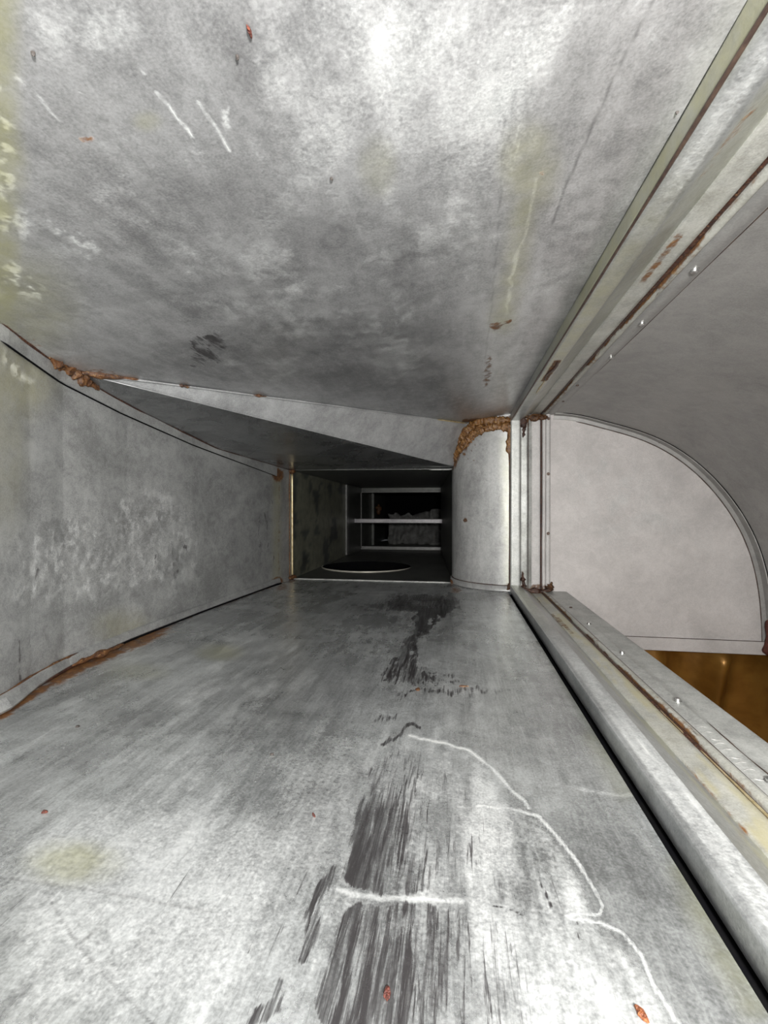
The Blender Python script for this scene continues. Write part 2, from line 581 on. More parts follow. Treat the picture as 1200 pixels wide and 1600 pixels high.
# faint scuffs further right and grime under the left part
d9 = poly(jx, jy, [(700, 1240), (770, 1260), (850, 1300), (905, 1390), (880, 1425), (740, 1410), (720, 1330)], 30) * 0.24
d10 = 0 * poly(jx, jy, [(300, 1060), (420, 1020), (560, 1040), (600, 1090), (540, 1125), (420, 1120), (300, 1105), (180, 1150), (120, 1150), (200, 1100)], 40) * 0.27
d11 = np.maximum.reduce([line(px + j2 * 5, py + j2 * 5, q, 1.5, 1.5) for q in (
    [(830, 1330), (845, 1380), (865, 1420)], [(900, 1440), (905, 1480)], [(922, 1500), (931, 1540)], [(960, 1550), (975, 1590)],
    [(770, 1415), (800, 1422), (818, 1430)], [(590, 1440), (575, 1530)])]) * 0.75
strk = (fbm(wx * 110, wy * 7, 31) > 0.64) * sstep(1230, 1420, py) * sstep(760, 300, px) * 0.30
D = np.maximum.reduce([d1, d2, d3, d4, d5, d5b, d6, d7, d7b, d8, d9, d10, d11, strk])
pencil = np.maximum.reduce([
    line(px, py, [(0, 1372), (70, 1379), (160, 1394), (330, 1425)], 2.0, 1.6) * 0.62,
    line(px, py, [(75, 1402), (125, 1482), (185, 1548), (240, 1602)], 2.0, 1.6) * 0.66,
    line(px, py, [(150, 1468), (190, 1530), (225, 1590)], 1.2, 1.4) * 0.5,
    line(px, py, [(122, 1478), (160, 1445)], 2.0, 1.5) * 0.6])
lp = lambda q, w=2.6: line(px + j2 * 7, py + j2 * 7, q, w, w * 1.0) * (1.05 + 0.6 * j1)
L = np.maximum.reduce([
    poly(px + j1 * 60, py + j1 * 60, [(0, 1300), (200, 1220), (420, 1250), (520, 1330), (470, 1420), (380, 1600), (0, 1600)], 70) * 0.48,
    poly(px + j1 * 60, py + j1 * 60, [(900, 1450), (1000, 1500), (1040, 1600), (880, 1600)], 30) * 0.42,
    poly(px + j1 * 40, py + j1 * 40, [(420, 1180), (560, 1130), (620, 1170), (560, 1230), (500, 1400), (420, 1360)], 40) * 0.42,
    blob(px, py, 806, 985, 14, 40) * 0.4,  # upright streak: floor reflection painted into the colour
    poly(px, py, [(700, 1190), (775, 1215), (820, 1262), (868, 1310), (926, 1396), (940, 1430), (1000, 1500), (1050, 1620), (760, 1620), (720, 1400)], 20) * (0.60 + 0.8 * j2 + 0.5 * j1),
    (0.25 + 0.55 * (fbm(wx * 10, wy * 6, 53) - 0.5) + 0.5 * j2 + 0.3 * j1)])
LN = np.maximum.reduce([
    lp([(640, 1150), (690, 1160), (735, 1174), (775, 1206), (800, 1236), (818, 1250), (826, 1262)]) * 0.95,
    lp([(745, 1260), (810, 1265), (842, 1276), (868, 1304), (902, 1346), (926, 1386), (941, 1415), (934, 1427), (885, 1430)]),
    lp([(885, 1434), (935, 1440), (970, 1455), (1000, 1490), (1022, 1540), (1062, 1602)]),
    lp([(530, 1392), (560, 1400), (640, 1405), (720, 1407)], 6) * 0.82,
    lp([(905, 1232), (960, 1243), (1010, 1243)], 4) * 0.5])
SC = [(690, 1150), (775, 1206), (826, 1262), (868, 1304), (926, 1386), (945, 1420), (970, 1455), (1022, 1540), (1075, 1640), (1400, 1640), (1400, 1000), (900, 1000)]
L = np.minimum(L * (1 - 0.5 * poly(px, py, SC, 8)), 0.74)
L = L * (1 - 0.55 * sstep(0.40, 0.75, D))
L = np.maximum(L, np.clip(LN * 0.93, 0, 0.93))
Yl = np.maximum.reduce([
    blob(px, py, 115, 1348, 62, 30) * 0.75, blob(px, py, 343, 1019, 32, 12) * 0.7, blob(px, py, 220, 1050, 40, 12) * 0.35,
    line(px, py, [(940, 1150), (980, 1225)], 22, 20) * 0.5, line(px, py, [(1075, 1360), (1120, 1460), (1180, 1570)], 26, 24) * 0.6,
    line(px, py, [(850, 1000), (900, 1090), (960, 1190)], 9, 9) * 0.4])
fe = seg_dist(px, py, FLOOR_EDGE)
rustline = (1 - sstep(9, 27, fe)) * sstep(330, 230, px) * (0.75 + 0.5 * j1)
R = np.maximum.reduce([rustline, (1 - sstep(1, 7, fe)) * 0.55, blob(px, py, 712, 922, 12, 6) * 0.6, blob(px, py, 440, 918, 12, 8) * 0.6])
tone = np.maximum.reduce([
    poly(jx, jy, [(300, 1060), (420, 1020), (560, 1035), (600, 1090), (540, 1125), (420, 1120), (300, 1105), (180, 1150), (120, 1150), (200, 1100)], 45) * 0.34,
    poly(jx, jy, [(560, 1190), (700, 1165), (780, 1300), (800, 1600), (500, 1600), (540, 1400)], 30) * 0.22,
    np.clip((fbm(wx * 9, wy * 7, 51) - 0.5) * 1.3, 0, 0.3), pencil * 0.9])
paint = np.stack([D, L, Yl, R, tone], 1)
floor = structure(grid('floor', P, 'floor', None, paint), 'scuffed grey galvanised sheet floor of the duct')

# ---- left wall
ny, nz = 300, 200
wy_ = geo_rows(YN, YO, 0.006, 0.3)
tz_ = np.linspace(0, 1, nz)
Yg, Tg = np.meshgrid(wy_, tz_, indexing='ij')
Xg = wall_x(Yg)
Ztop = np.minimum(top_z(Yg) + 0.02, 0.4)
Zg = ZF - 0.003 + (Ztop - ZF + 0.003) * Tg
Xg = Xg - 0.004 * (fbm(Yg * 2.2, Zg * 2.2, 3) - 0.5) * np.sin(np.pi * Tg)
P = np.stack([Xg, Yg, Zg], -1)
px, py = project(P.reshape(-1, 3))
wy, wz = Yg.ravel(), Zg.ravel()
j1 = fbm(wy * 14, wz * 14, 41) - 0.5
j2 = fbm(wy * 110, wz * 80, 43) - 0.5
jx, jy = px + j1 * 50, py + j1 * 60
L = np.maximum.reduce([
    poly(jx, jy, [(170, 790), (250, 770), (300, 810), (330, 870), (300, 920), (180, 925), (60, 960), (0, 960), (0, 820), (90, 800)], 35) * (0.30 + 1.3 * j2),
    poly(jx, jy, [(180, 775), (260, 760), (320, 830), (335, 890), (300, 880), (250, 820), (190, 840)], 14) * (0.34 + 1.4 * j2),
    poly(px + j1 * 14, py + j1 * 14, [(8, 545), (20, 560), (40, 585), (55, 592), (42, 598), (20, 588), (4, 565)], 7) * sstep(0.45, 0.55, j2 + 0.5) * 0.95])
D = np.maximum.reduce([
    poly(jx, jy, [(230, 830), (300, 840), (330, 890), (240, 900)], 20) * (0.22 + 0.9 * j2),
    line(px + j2 * 8, py, [(30, 1000), (32, 1065)], 2, 2) * 0.6, line(px + j2 * 8, py, [(60, 890), (50, 960), (46, 1030)], 3, 3) * 0.5,
    line(px, py, [(20, 985), (14, 1050)], 2, 3) * 0.4, blob(px, py, 410, 830, 30, 90) * 0.22])
Yl = np.maximum.reduce([blob(px, py, 20, 590, 60, 60) * 0.6, blob(px, py, 10, 700, 30, 120) * 0.3, blob(px, py, 190, 980, 40, 25) * 0.35,
                        line(px, py, [(433, 740), (433, 915)], 6, 6) * 0.6])
fe = seg_dist(px, py, FLOOR_EDGE)
R = np.maximum.reduce([(1 - sstep(1, 22, fe)) * sstep(250, 60, px) * 0.75, (1 - sstep(1, 10, fe)) * 0.4 * sstep(330, 200, px),
                       line(px, py, [(436, 740), (436, 912)], 2, 3) * 0.55, blob(px, py, 434, 742, 10, 12) * 0.9, blob(px, py, 434, 910, 10, 10) * 0.9])
wall_left = structure(grid('wall_left', P, 'wall', None, np.stack([D, L, Yl, R], 1)), 'grey mottled galvanised side wall bowing gently outward')

# ---- ceiling
us = np.linspace(0, 1, 360)
xl0 = wall_x(A_PT[1]) - 0.02
cols = np.linspace(0, 1, 360)
ts = geo_rows(0, 1, 0.0065, 0.25)
ts = np.r_[np.linspace(0, 0.33, 20)[:-1], np.linspace(0.33, 1, 420)]
Tg, Ug = np.meshgrid(ts, cols, indexing='ij')
x_end = xl0 + (XJ + 0.001 - xl0) * cols
yend = np.where(x_end < D_PT[0], A_PT[1] + (D_PT[1] - A_PT[1]) * (x_end - A_PT[0]) / (D_PT[0] - A_PT[0]), D_PT[1])
yend = np.where(x_end >= D_PT[0], BN_C[1] - np.sqrt(np.maximum(BN_R ** 2 - (x_end - BN_C[0]) ** 2, 0)) + 0.012, yend)
Yg = YN + (yend[None, :] - YN) * Tg
Xl = wall_x(Yg) - 0.012
Xg = np.where(Ug <= 1, Xl + (XJ + 0.001 - Xl) * Ug, 0)
Xg = Xg * (1 - Tg) + np.broadcast_to(x_end[None, :], Xg.shape) * Tg
Zg = ceil_z(Xg, Yg) + 0.002 * (fbm(Xg * 3, Yg * 3, 61) - 0.5) * (1 - Tg)
P = np.stack([Xg, Yg, Zg], -1)
px, py = project(P.reshape(-1, 3))
wx, wy = Xg.ravel(), Yg.ravel()
j1 = fbm(wx * 14, wy * 14, 71) - 0.5
j2 = fbm(wx * 60, wy * 60, 73) - 0.5
j3 = fbm(wx * 26 + wy * 10, wy * 16, 77) - 0.5
sk = sstep(0.50, 0.60, fbm(wx * 170 + wy * 60, wy * 110, 79, 3))
jx, jy = px + j1 * 70, py + j1 * 60
L = np.maximum.reduce([
    line(px, py, [(245, 143), (270, 175), (302, 214)], 2.2, 1.8), line(px, py, [(310, 158), (333, 195), (357, 234)], 2.2, 1.8),
    poly(px + j2 * 16, py + j2 * 16, [(348, 172), (362, 172), (360, 206), (350, 200)], 3) * 0.8,
    line(px, py, [(218, 108), (226, 118)], 2, 1.6) * 0.7, line(px + j2 * 6, py, [(75, 85), (100, 110), (130, 150)], 3, 3) * 0.4,
    line(px + j2 * 6, py, [(60, 150), (70, 165), (95, 190)], 3, 3) * 0.6,
    poly(px + j2 * 22, py + j2 * 22, [(6, 416), (38, 420), (70, 445), (75, 470), (55, 474), (20, 462), (2, 450)], 14) * sk * 0.98,
    poly(px + j2 * 30, py + j2 * 30, [(75, 345), (100, 350), (150, 375), (160, 392), (135, 402), (105, 390), (85, 370)], 18) * sk * 0.9,
    blob(px, py, 25, 350, 34, 26) * sk * 0.85, blob(px, py, 10, 250, 16, 120) * sk * 0.8, blob(px, py, 12, 130, 26, 14) * sk * 0.95, blob(px, py, 20, 430, 22, 22) * sk,
    poly(jx, jy, [(560, 0), (900, 0), (860, 120), (780, 300), (700, 330), (600, 260), (540, 100)], 70) * (0.55 + 0.9 * j3),
    poly(jx, jy, [(0, 0), (350, 0), (300, 90), (80, 120)], 50) * (0.32 + 0.8 * j3),
    poly(jx, jy, [(380, 160), (560, 140), (600, 300), (520, 330), (400, 250)], 50) * (0.28 + 0.8 * j3),
    line(px + j2 * 10, py, [(820, 170), (806, 215), (808, 240)], 4, 4) * 0.6,
    line(px, py, [(838, 280), (820, 370), (806, 400)], 4, 5) * 0.5,
    line(px + j2 * 14, py, [(808, 400), (798, 440), (790, 490)], 3.4, 3) * 0.75,
    line(px, py, [(800, 640), (830, 560), (838, 520)], 3, 4) * 0.32,
    np.maximum(j3 * 1.4, 0) * 0.8,
    (0.20 + 0.5 * (fbm(wx * 9, wy * 7, 57) - 0.5) + 0.5 * j2 + 0.4 * j3)])
D = np.maximum.reduce([
    line(px, py, [(1180, -2), (1000, 270), (900, 470), (806, 645)], 2, 2) * 0.0,
    poly(px + j1 * 20, py + j1 * 24, [(300, 525), (340, 515), (358, 535), (350, 570), (300, 572), (292, 550)], 8) * (0.48 + 0.5 * j2),
    poly(px, py + j1 * 5, [(130, 470), (430, 418), (600, 400), (770, 374), (790, 420), (770, 640), (560, 640), (300, 600), (150, 560)], 3.5) * 0.0,
    poly(px, py + j1 * 10, [(425, 510), (640, 470), (650, 490), (750, 480), (745, 640), (560, 625), (430, 590)], 6) * 0.0])
Yl = np.maximum.reduce([
    blob(px, py, 828, 260, 40, 60) * 0.5, line(px, py, [(830, 250), (805, 420), (785, 500)], 16, 18) * 0.5,
    sstep(50, 5, px + j1 * 30) * sstep(-150, -10, px + j1 * 60) * sstep(640, 480, py) * 0.8, blob(px, py, 40, 480, 70, 70) * 0.4,
    line(px, py, [(1185, 0), (1000, 290), (870, 520)], 16, 18) * sstep(1000, 1010, px) * 0.0,
    blob(px, py, 590, 260, 26, 40) * 0.3, blob(px, py, 230, 190, 20, 14) * 0.35])
R = np.maximum.reduce([
    blob(px, py, 134, 217, 14, 7) * 0.62, line(px + j2 * 14, py + j2 * 10, [(770, 512), (784, 508), (796, 500)], 4, 4) * 0.75,
    line(px + j2 * 18, py, [(764, 560), (758, 600)], 6, 6) * 0.62, blob(px, py, 847, 271, 8, 6) * 0.55,
    line(px + j2 * 8, py, [(725, 658), (800, 654)], 4, 4) * 0.85,
    line(px + j2 * 20, py + j2 * 12, [(0, 504), (75, 560), (107, 578), (180, 584)], 4, 6) * 0.7,
    line(px + j2 * 20, py + j2 * 20, [(20, 515), (48, 528), (62, 540)], 4, 5) * 0.5])
tone = np.maximum.reduce([  # far bands and patches paint in shade and reflection; thin ones are pencil lines
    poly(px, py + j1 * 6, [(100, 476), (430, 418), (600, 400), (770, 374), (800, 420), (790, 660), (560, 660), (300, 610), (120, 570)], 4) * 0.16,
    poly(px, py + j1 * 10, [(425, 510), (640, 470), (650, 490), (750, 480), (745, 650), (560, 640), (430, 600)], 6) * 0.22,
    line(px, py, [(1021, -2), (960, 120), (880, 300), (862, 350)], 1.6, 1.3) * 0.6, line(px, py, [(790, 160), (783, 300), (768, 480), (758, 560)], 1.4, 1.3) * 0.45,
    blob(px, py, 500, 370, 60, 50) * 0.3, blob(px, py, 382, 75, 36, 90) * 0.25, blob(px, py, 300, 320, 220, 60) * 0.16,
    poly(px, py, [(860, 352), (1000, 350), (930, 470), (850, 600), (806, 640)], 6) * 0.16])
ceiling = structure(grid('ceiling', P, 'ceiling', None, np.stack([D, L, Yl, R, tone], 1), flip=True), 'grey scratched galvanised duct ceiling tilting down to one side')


# ---- flange strips along the left wall (children of the wall)
def ribbon(name, up, lo, off, mat, parent, n=60, th=0.003):
    y0 = max(up[0][1], lo[0][1])
    y1 = min(up[-1][1], lo[-1][1])
    yy = np.linspace(YN, y1, n)
    zu = np.interp(yy, [p[1] for p in up], [p[2] for p in up])
    zl = np.interp(yy, [p[1] for p in lo], [p[2] for p in lo])
    xw = wall_x(yy)
    V, Fc = [], []
    for i in range(n):
        V += [(xw[i] + 0.0006, yy[i], zl[i]), (xw[i] + off, yy[i], zl[i] + 0.0006), (xw[i] + off, yy[i], zu[i]), (xw[i] + 0.0006, yy[i], zu[i] + 0.002)]
    for i in range(n - 1):
        for k in range(3):
            a = i * 4 + k
            Fc.append((a, a + 4, a + 5, a + 1))
    return mesh(name, V, Fc, mat, parent)


ribbon('top_flange', TOP_EDGE, LOW_EDGE, 0.005, 'wall', wall_left)
tube('flange_gap', [p + np.array([0.0018, 0, -0.0005]) for p in resample(LOW_EDGE, 60)], [0.0016, 0.0016, 0.0016, 0.001], 'gap', wall_left, 6)
crest = [p + np.array([0.004, 0, 0.0]) for p in resample(TOP_EDGE, 70)]
tube('edge_gap', crest[10:], 0.0016, 'rustdark', wall_left, 6, lump=0.3, seed=12)
# rusted crusts where hood, ceiling and wall meet
tube('rust_crust', [p + np.array([0.004, 0.0, 0]) for p in resample(TOP_EDGE[:3], 30)], [0.002, 0.002, 0.003, 0.006], 'rustdark', wall_left, 8, lump=0.35, seed=5, squash=((1, -0.5, -0.5), 0.5))
q0 = [wall_hit(*p) + np.array([0.008, 0, 0]) for p in [(70, 558), (88, 572), (105, 580), (125, 595), (150, 608)]]
tube('rust_crust', q0, [0.003, 0.009, 0.011, 0.008, 0.003], 'rust', wall_left, 12, 60, lump=0.3, seed=6, fray=0.5, squash=((1, -0.6, -0.3), 0.5))
# base strip with rust under it
base = [on_z(x, y, ZF) for x, y in FLOOR_EDGE]
base = resample([np.array([base[0][0] + 0.02, YN, ZF])] + base, 90)
yy = base[:, 1]
xw = wall_x(yy)
V, Fc = [], []
for i in range(90):
    w = vnoise(np.array([yy[i] * 9]), np.array([0.3]), 8)[0]
    bend = 0.012 * math.exp(-((yy[i] - 0.56) / 0.10) ** 2)
    hgt = 0.016 + 0.004 * w
    V += [(xw[i] + 0.001, yy[i], ZF + hgt + 0.004), (xw[i] + 0.006 + bend * 0.5, yy[i], ZF + hgt + 0.002), (xw[i] + 0.010 + bend, yy[i], ZF + 0.006 + 0.002 * w), (xw[i] + 0.007 + bend, yy[i], ZF + 0.003)]
for i in range(89):
    for k in range(3):
        a = i * 4 + k
        Fc.append((a, a + 4, a + 5, a + 1))
mesh('base_flange', V, Fc, 'wall', wall_left)
tube('rust_crust', [np.array([x + 0.009, y, ZF + 0.003]) for x, y, z in base[22:62]], [0.006, 0.005, 0.006, 0.004, 0.0025], 'rustdark', wall_left, 8, 60, lump=0.3, seed=9)
tube('rust_crust', [np.array([x + 0.003, y, ZF + 0.0205]) for x, y, z in base[22:58]], [0.003, 0.004, 0.004, 0.002], 'rust', wall_left, 7, 50, lump=0.5, seed=10)
cr = [on_z(x, y, ZF + 0.008) + np.array([0.006, 0, 0]) for x, y in [(108, 1040), (130, 1030), (160, 1018), (190, 1006)]]
tube('rust_crust', cr, [0.004, 0.006, 0.005, 0.003], 'rust', wall_left, 8, 24, lump=0.5, seed=11, fray=0.2)
tube('base_gap', [np.array([x + 0.006, y, ZF + 0.002]) for x, y, z in base[58:]], 0.004, 'gap', wall_left, 6)

# ------------------------------------------------------------------ hood of flat facets leading down to the small duct
hood = tag(empty('transition_hood', tuple(A_PT)), 'grey sheet hood of two triangular facets stepping down to the dark small duct', 'duct hood')
edge = [A_PT] + [p for p in TOP_EDGE[3:]]
edge = [p + np.array([-0.008, 0, 0]) for p in edge]
Bx = B_PT + np.array([0.03, 0.004, 0])
Bm = np.array([B_PT[0] + 0.03, YO + 0.05, ZR + 0.004])
Dx = D_PT + (D_PT - A_PT) * 0.03


def trimesh(name, a, b, c, mat, parent, n=24, th=None):
    a, b, c = map(np.array, (a, b, c))
    V, ids = [], {}
    for i in range(n + 1):
        for j in range(n + 1 - i):
            ids[(i, j)] = len(V)
            V.append(a + (b - a) * i / n + (c - a) * j / n)
    Fc = []
    for i in range(n):
        for j in range(n - i):
            Fc.append((ids[(i, j)], ids[(i + 1, j)], ids[(i, j + 1)]))
            if i + j < n - 1:
                Fc.append((ids[(i + 1, j)], ids[(i + 1, j + 1)], ids[(i, j + 1)]))
    o = mesh(name, V, Fc, mat, None)
    adopt(o, parent)
    return o


trimesh('upright_facet', A_PT + np.array([-0.008, 0, 0]), Dx, Bx, 'facet', hood)
V = [Bx] + edge + [Bm]
o = mesh('sloping_facet', V, [(0, i, i + 1) for i in range(1, len(V) - 1)], 'slope')
adopt(o, hood)
adopt(tube('folded_edge', resample([A_PT + (Bx - A_PT) * t + np.array([0, -0.001, -0.001]) for t in (0.02, 1)], 12), 0.0016, 'facet', None, 6), hood)
adopt(tube('seam_bead', [A_PT + (D_PT - A_PT) * t + np.array([0, -0.001, -0.002]) for t in (0.0, 0.3, 0.6, 0.86)], [0.003, 0.0026, 0.002, 0.0016], 'facet', None, 6, 30, lump=0.3, seed=20), hood)
adopt(tube('golden_bead', [A_PT + (D_PT - A_PT) * t + np.array([0, -0.002, -0.003]) for t in (0.86, 0.93, 1.0)], 0.0030, 'brass', None, 6, 12, lump=0.2, seed=21), hood)  # bright bead added to draw the metallic glint on the edge
for t0, t1, r, s in ((0.015, 0.10, 0.0055, 22), (0.16, 0.18, 0.0040, 23), (0.30, 0.33, 0.0030, 24)):
    adopt(tube('rust_crust', [A_PT + (D_PT - A_PT) * t + np.array([0, -0.003, -0.002]) for t in (t0, (t0 + t1) / 2, t1)], [r * 0.5, r, r * 0.4], 'rust', None, 8, 16, lump=0.5, seed=s, fray=0.3), hood)

# ------------------------------------------------------------------ rounded throat (bullnose) at the back
bn = tag(empty('rounded_throat', (0.1, 1.70, ZF)), 'pale rounded sheet metal column with amber rust along its top', 'column')
na, nh = 40, 70
ang = np.linspace(math.radians(-90), math.radians(-180), na)
hh = np.linspace(ZF, ZC + 0.01, nh)
Hg, Ag = np.meshgrid(hh, ang, indexing='ij')
P = np.stack([BN_C[0] + BN_R * np.cos(Ag), BN_C[1] + BN_R * np.sin(Ag), Hg], -1)
px, py = project(P.reshape(-1, 3))
a_, h_ = Ag.ravel(), Hg.ravel()
j1 = fbm(a_ * 8, h_ * 20, 81) - 0.5
j2 = fbm(a_ * 22, h_ * 50, 83) - 0.5
R = np.maximum.reduce([line(px + j1 * 10, py + j2 * 8, [(800, 658), (760, 662), (738, 672), (718, 700), (702, 728)], 10, 8) * 0.95,
                       line(px + j1 * 4, py, [(797, 665), (797, 720), (799, 790)], 2.5, 3) * 0.7,
                       line(px + j1 * 4, py, [(801, 790), (803, 925)], 2, 3) * 0.6, blob(px, py, 795, 918, 16, 8) * 0.6, blob(px, py, 710, 916, 10, 9) * 0.6,
                       blob(px, py, 727, 813, 4, 4) * 0.9, *[blob(px, py, x, y, 2.4, 2.4) * 0.8 for x, y in ((742, 694), (736, 703), (725, 710), (732, 718), (741, 718))]])
L = blob(px, py, 757, 790, 20, 120) * (0.3 + j2) + blob(px, py, 726, 813, 9, 5) * 0.5  # long middle streak paints the column's highlight into the colour
D = np.maximum(blob(px, py, 740, 750, 40, 2) * 0.35, blob(px, py, 715, 800, 8, 120) * 0.2)  # thin seam line, and the shade of the left edge painted in
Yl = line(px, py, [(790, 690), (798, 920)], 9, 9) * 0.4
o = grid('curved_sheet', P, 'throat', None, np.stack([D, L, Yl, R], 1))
adopt(o, bn)
arc = lambda z, r, a0=-90, a1=-180, n=24: [np.array([BN_C[0] + r * math.cos(math.radians(a)), BN_C[1] + r * math.sin(math.radians(a)), z]) for a in np.linspace(a0, a1, n)]
V, Fc = [], []
pr = [(0.0, 0.020), (0.006, 0.019), (0.007, 0.004), (0.009, 0.001)]
for i, a in enumerate(np.linspace(-88, -182, 28)):
    ca, sa = math.cos(math.radians(a)), math.sin(math.radians(a))
    for dr, dz in pr:
        V.append((BN_C[0] + (BN_R + dr) * ca, BN_C[1] + (BN_R + dr) * sa, ZF + dz))
for i in range(27):
    for k in range(3):
        b = i * 4 + k
        Fc.append((b, b + 4, b + 5, b + 1))
adopt(mesh('base_hem', V, Fc, 'throat', None, True), bn)
adopt(tube('hem_gap', arc(ZF + 0.021, BN_R + 0.001), 0.0016, 'rustdark', None, 6, lump=0.3, seed=30), bn)


def bn_hit(px_, py_, lift=0.004):
    d = ray(px_, py_)
    for s in np.linspace(1.3, 2.2, 2400):
        p = d * s
        if math.hypot(p[0] - BN_C[0], p[1] - BN_C[1]) <= BN_R + lift and p[1] < BN_C[1] + 0.02:
            return p
    return d * 1.8


for k, (q, r) in enumerate((
        ([(801, 656), (785, 657), (765, 657), (748, 659), (736, 666), (726, 679), (716, 693), (707, 706), (700, 716)], [0.010, 0.014, 0.015, 0.014, 0.015, 0.016, 0.016, 0.018, 0.012]),
        ([(798, 668), (780, 667), (762, 668), (748, 672), (737, 682), (727, 692), (718, 702), (710, 713), (705, 724)], [0.013, 0.010, 0.013, 0.016, 0.015, 0.013, 0.014, 0.014, 0.010]))):
    adopt(tube('amber_sealant', [bn_hit(*p) for p in q], r, 'amber', None, 14, 130, lump=0.30, seed=33 + 5 * k, fray=0.35, squash=((-0.35, -1, -0.1), 0.45)), bn)
adopt(tube('amber_sealant', [bn_hit(*p) for p in [(799, 662), (797, 690), (797, 715), (799, 745)]], [0.016, 0.011, 0.007, 0.001], 'amber', None, 10, 40, lump=0.4, seed=34, squash=((0, -1, 0), 0.4)), bn)
for k, pts in enumerate(([(735, 690), (742, 680), (752, 676)], [(741, 672), (752, 668), (764, 667)], [(719, 708), (727, 697), (731, 690)])):
    adopt(tube('peeling_edge', [bn_hit(x, y, 0.012) for x, y in pts], 0.0028, 'amber', None, 6, 10, lump=0.6, seed=36 + k), bn)
adopt(tube('rust_crust', [bn_hit(x, y) for x, y in [(704, 905), (709, 916), (722, 921), (735, 923)]], [0.005, 0.010, 0.007, 0.003], 'rust', None, 8, 20, lump=0.5, seed=40), bn)
adopt(tube('rust_crust', [bn_hit(x, y) for x, y in [(784, 925), (794, 920), (802, 905), (803, 880)]], [0.003, 0.008, 0.006, 0.002], 'rust', None, 8, 20, lump=0.5, seed=41), bn)
adopt(tube('rust_spot', [bn_hit(727, 811, 0.001), bn_hit(727, 815, 0.001)], 0.006, 'rust', None, 8, 4, lump=0.2, seed=42), bn)

# ------------------------------------------------------------------ joint rails around the elbow opening
RAIL = [(0.1875, -0.004), (0.1855, 0.004), (0.1850, 0.0255), (0.1868, 0.0262), (0.1872, 0.0250), (0.1885, 0.0272), (0.2150, 0.0268), (0.2175, 0.0248), (0.2520, 0.0015), (0.2580, -0.001)]
RAIL_U = [(0.1875, -0.004), (0.1855, 0.004), (0.1850, 0.0255), (0.1885, 0.0272), (0.2150, 0.0268), (0.2165, 0.0250), (0.2170, 0.0120), (0.2450, 0.0105), (0.2460, 0.0050), (0.2580, 0.0030)]
COLLAR = [(0.2560, -0.003), (0.2560, 0.0016), (0.2860, 0.0022), (0.2872, -0.003)]
ROLL = [(0.2935, -0.004), (0.2930, 0.0035), (0.2955, 0.0068), (0.2995, 0.0078), (0.3030, 0.0062), (0.3040, 0.0030), (0.3050, 0.0016)]
LIP = [(0.3052, -0.003), (0.3052, 0.0020), (0.3320, 0.0030), (0.3330, 0.0022), (0.3780, 0.0022), (0.3800, 0.0008), (0.3800, -0.006)]


def sweep(name, prof, place, t0, t1, mat, parent, n=40, paint_fn=None, smooth=False, wob=0.0):
    ts_ = np.linspace(t0, t1, n)
    Pp = np.zeros((n, len(prof), 3))
    for i, t in enumerate(ts_):
        for j, (x, h) in enumerate(prof):
            dx = wob * (vnoise(np.array([t * 7.0]), np.array([j * 0.13]), 90)[0] - 0.5)
            Pp[i, j] = place(x + dx, h, t)
    paint_ = None
    if paint_fn is not None:
        paint_ = paint_fn(Pp.reshape(-1, 3), np.tile([p[0] for p in prof], n), np.repeat(ts_, len(prof)))
    o = grid(name, Pp, mat, None, paint_, smooth)
    if parent is not None:
        adopt(o, parent)
    return o


on_floor = lambda x, h, t: (x, t, ZF + h)
on_ceil = lambda x, h, t: (x, t, ZC - h)
on_back = lambda x, h, t: (x, YB - h, t)


def dens(prof, n=5):
    """insert points so that paint has vertices to live on"""
    out = []
    for a, b in zip(prof[:-1], prof[1:]):
        k = n if abs(b[0] - a[0]) + abs(b[1] - a[1]) > 0.012 else 1
        for i in range(k):
            out.append((a[0] + (b[0] - a[0]) * i / k, a[1] + (b[1] - a[1]) * i / k))
    return out + [prof[-1]]


def paint_rail_c(Pp, X, t):
    nz = fbm(t * 9, X * 200, 101)
    D = np.zeros(len(t))
    Yl = sstep(0.1893, 0.186, X) * 0.8 * sstep(1.5, 0.6, t) + sstep(0.188, 0.19, X) * sstep(0.219, 0.214, X) * 0.55 * sstep(0.35, 0.7, t) * sstep(1.5, 1.0, t)
    Yl = Yl + (X > 0.2176) * 0.3
    R_ = (X > 0.2176) * (X < 0.24) * (0.30 * sstep(0.6, 0.4, t) + 0.2 * (nz > 0.6)) + (abs(t - 1.06) < 0.08) * sstep(0.196, 0.2, X) * sstep(0.216, 0.212, X) * 0.9
    L_ = sstep(0.188, 0.19, X) * sstep(0.216, 0.21, X) * (0.5 + 0.6 * (nz - 0.5)) * sstep(0.75, 0.4, t)
    return np.stack([D, L_, np.clip(Yl, 0, 1), R_], 1)


def paint_rail_f(Pp, X, t):
    nz = fbm(t * 11, X * 200, 103)
    Z0 = np.zeros(len(t))
    Yl = (X > 0.245) * 0.5 * (nz > 0.45) + (X > 0.186) * (X < 0.217) * 0.35 * sstep(0.9, 1.4, t)
    L_ = sstep(0.188, 0.19, X) * sstep(0.2175, 0.214, X) * (0.72 + 0.9 * (nz - 0.5)) * sstep(1.3, 0.6, t)  # ridge top painted lighter, as the face that catches the light
    R_ = (X > 0.248) * (nz > 0.62) * 0.5
    return np.stack([Z0, L_, Yl, R_], 1)


def paint_rail_u(Pp, X, t):
    Z0 = np.zeros(len(t))
    nz = fbm(t * 16, X * 200, 105)
    R_ = np.maximum(sstep(ZC - 0.09, ZC - 0.02, t), sstep(ZF + 0.06, ZF + 0.005, t)) * (X > 0.214) * (0.55 + 0.7 * (nz - 0.4))
    L_ = (X < 0.217) * 0.55 + 0.2
    return np.stack([Z0, L_, Z0 + 0.1, np.clip(R_, 0, 1)], 1)


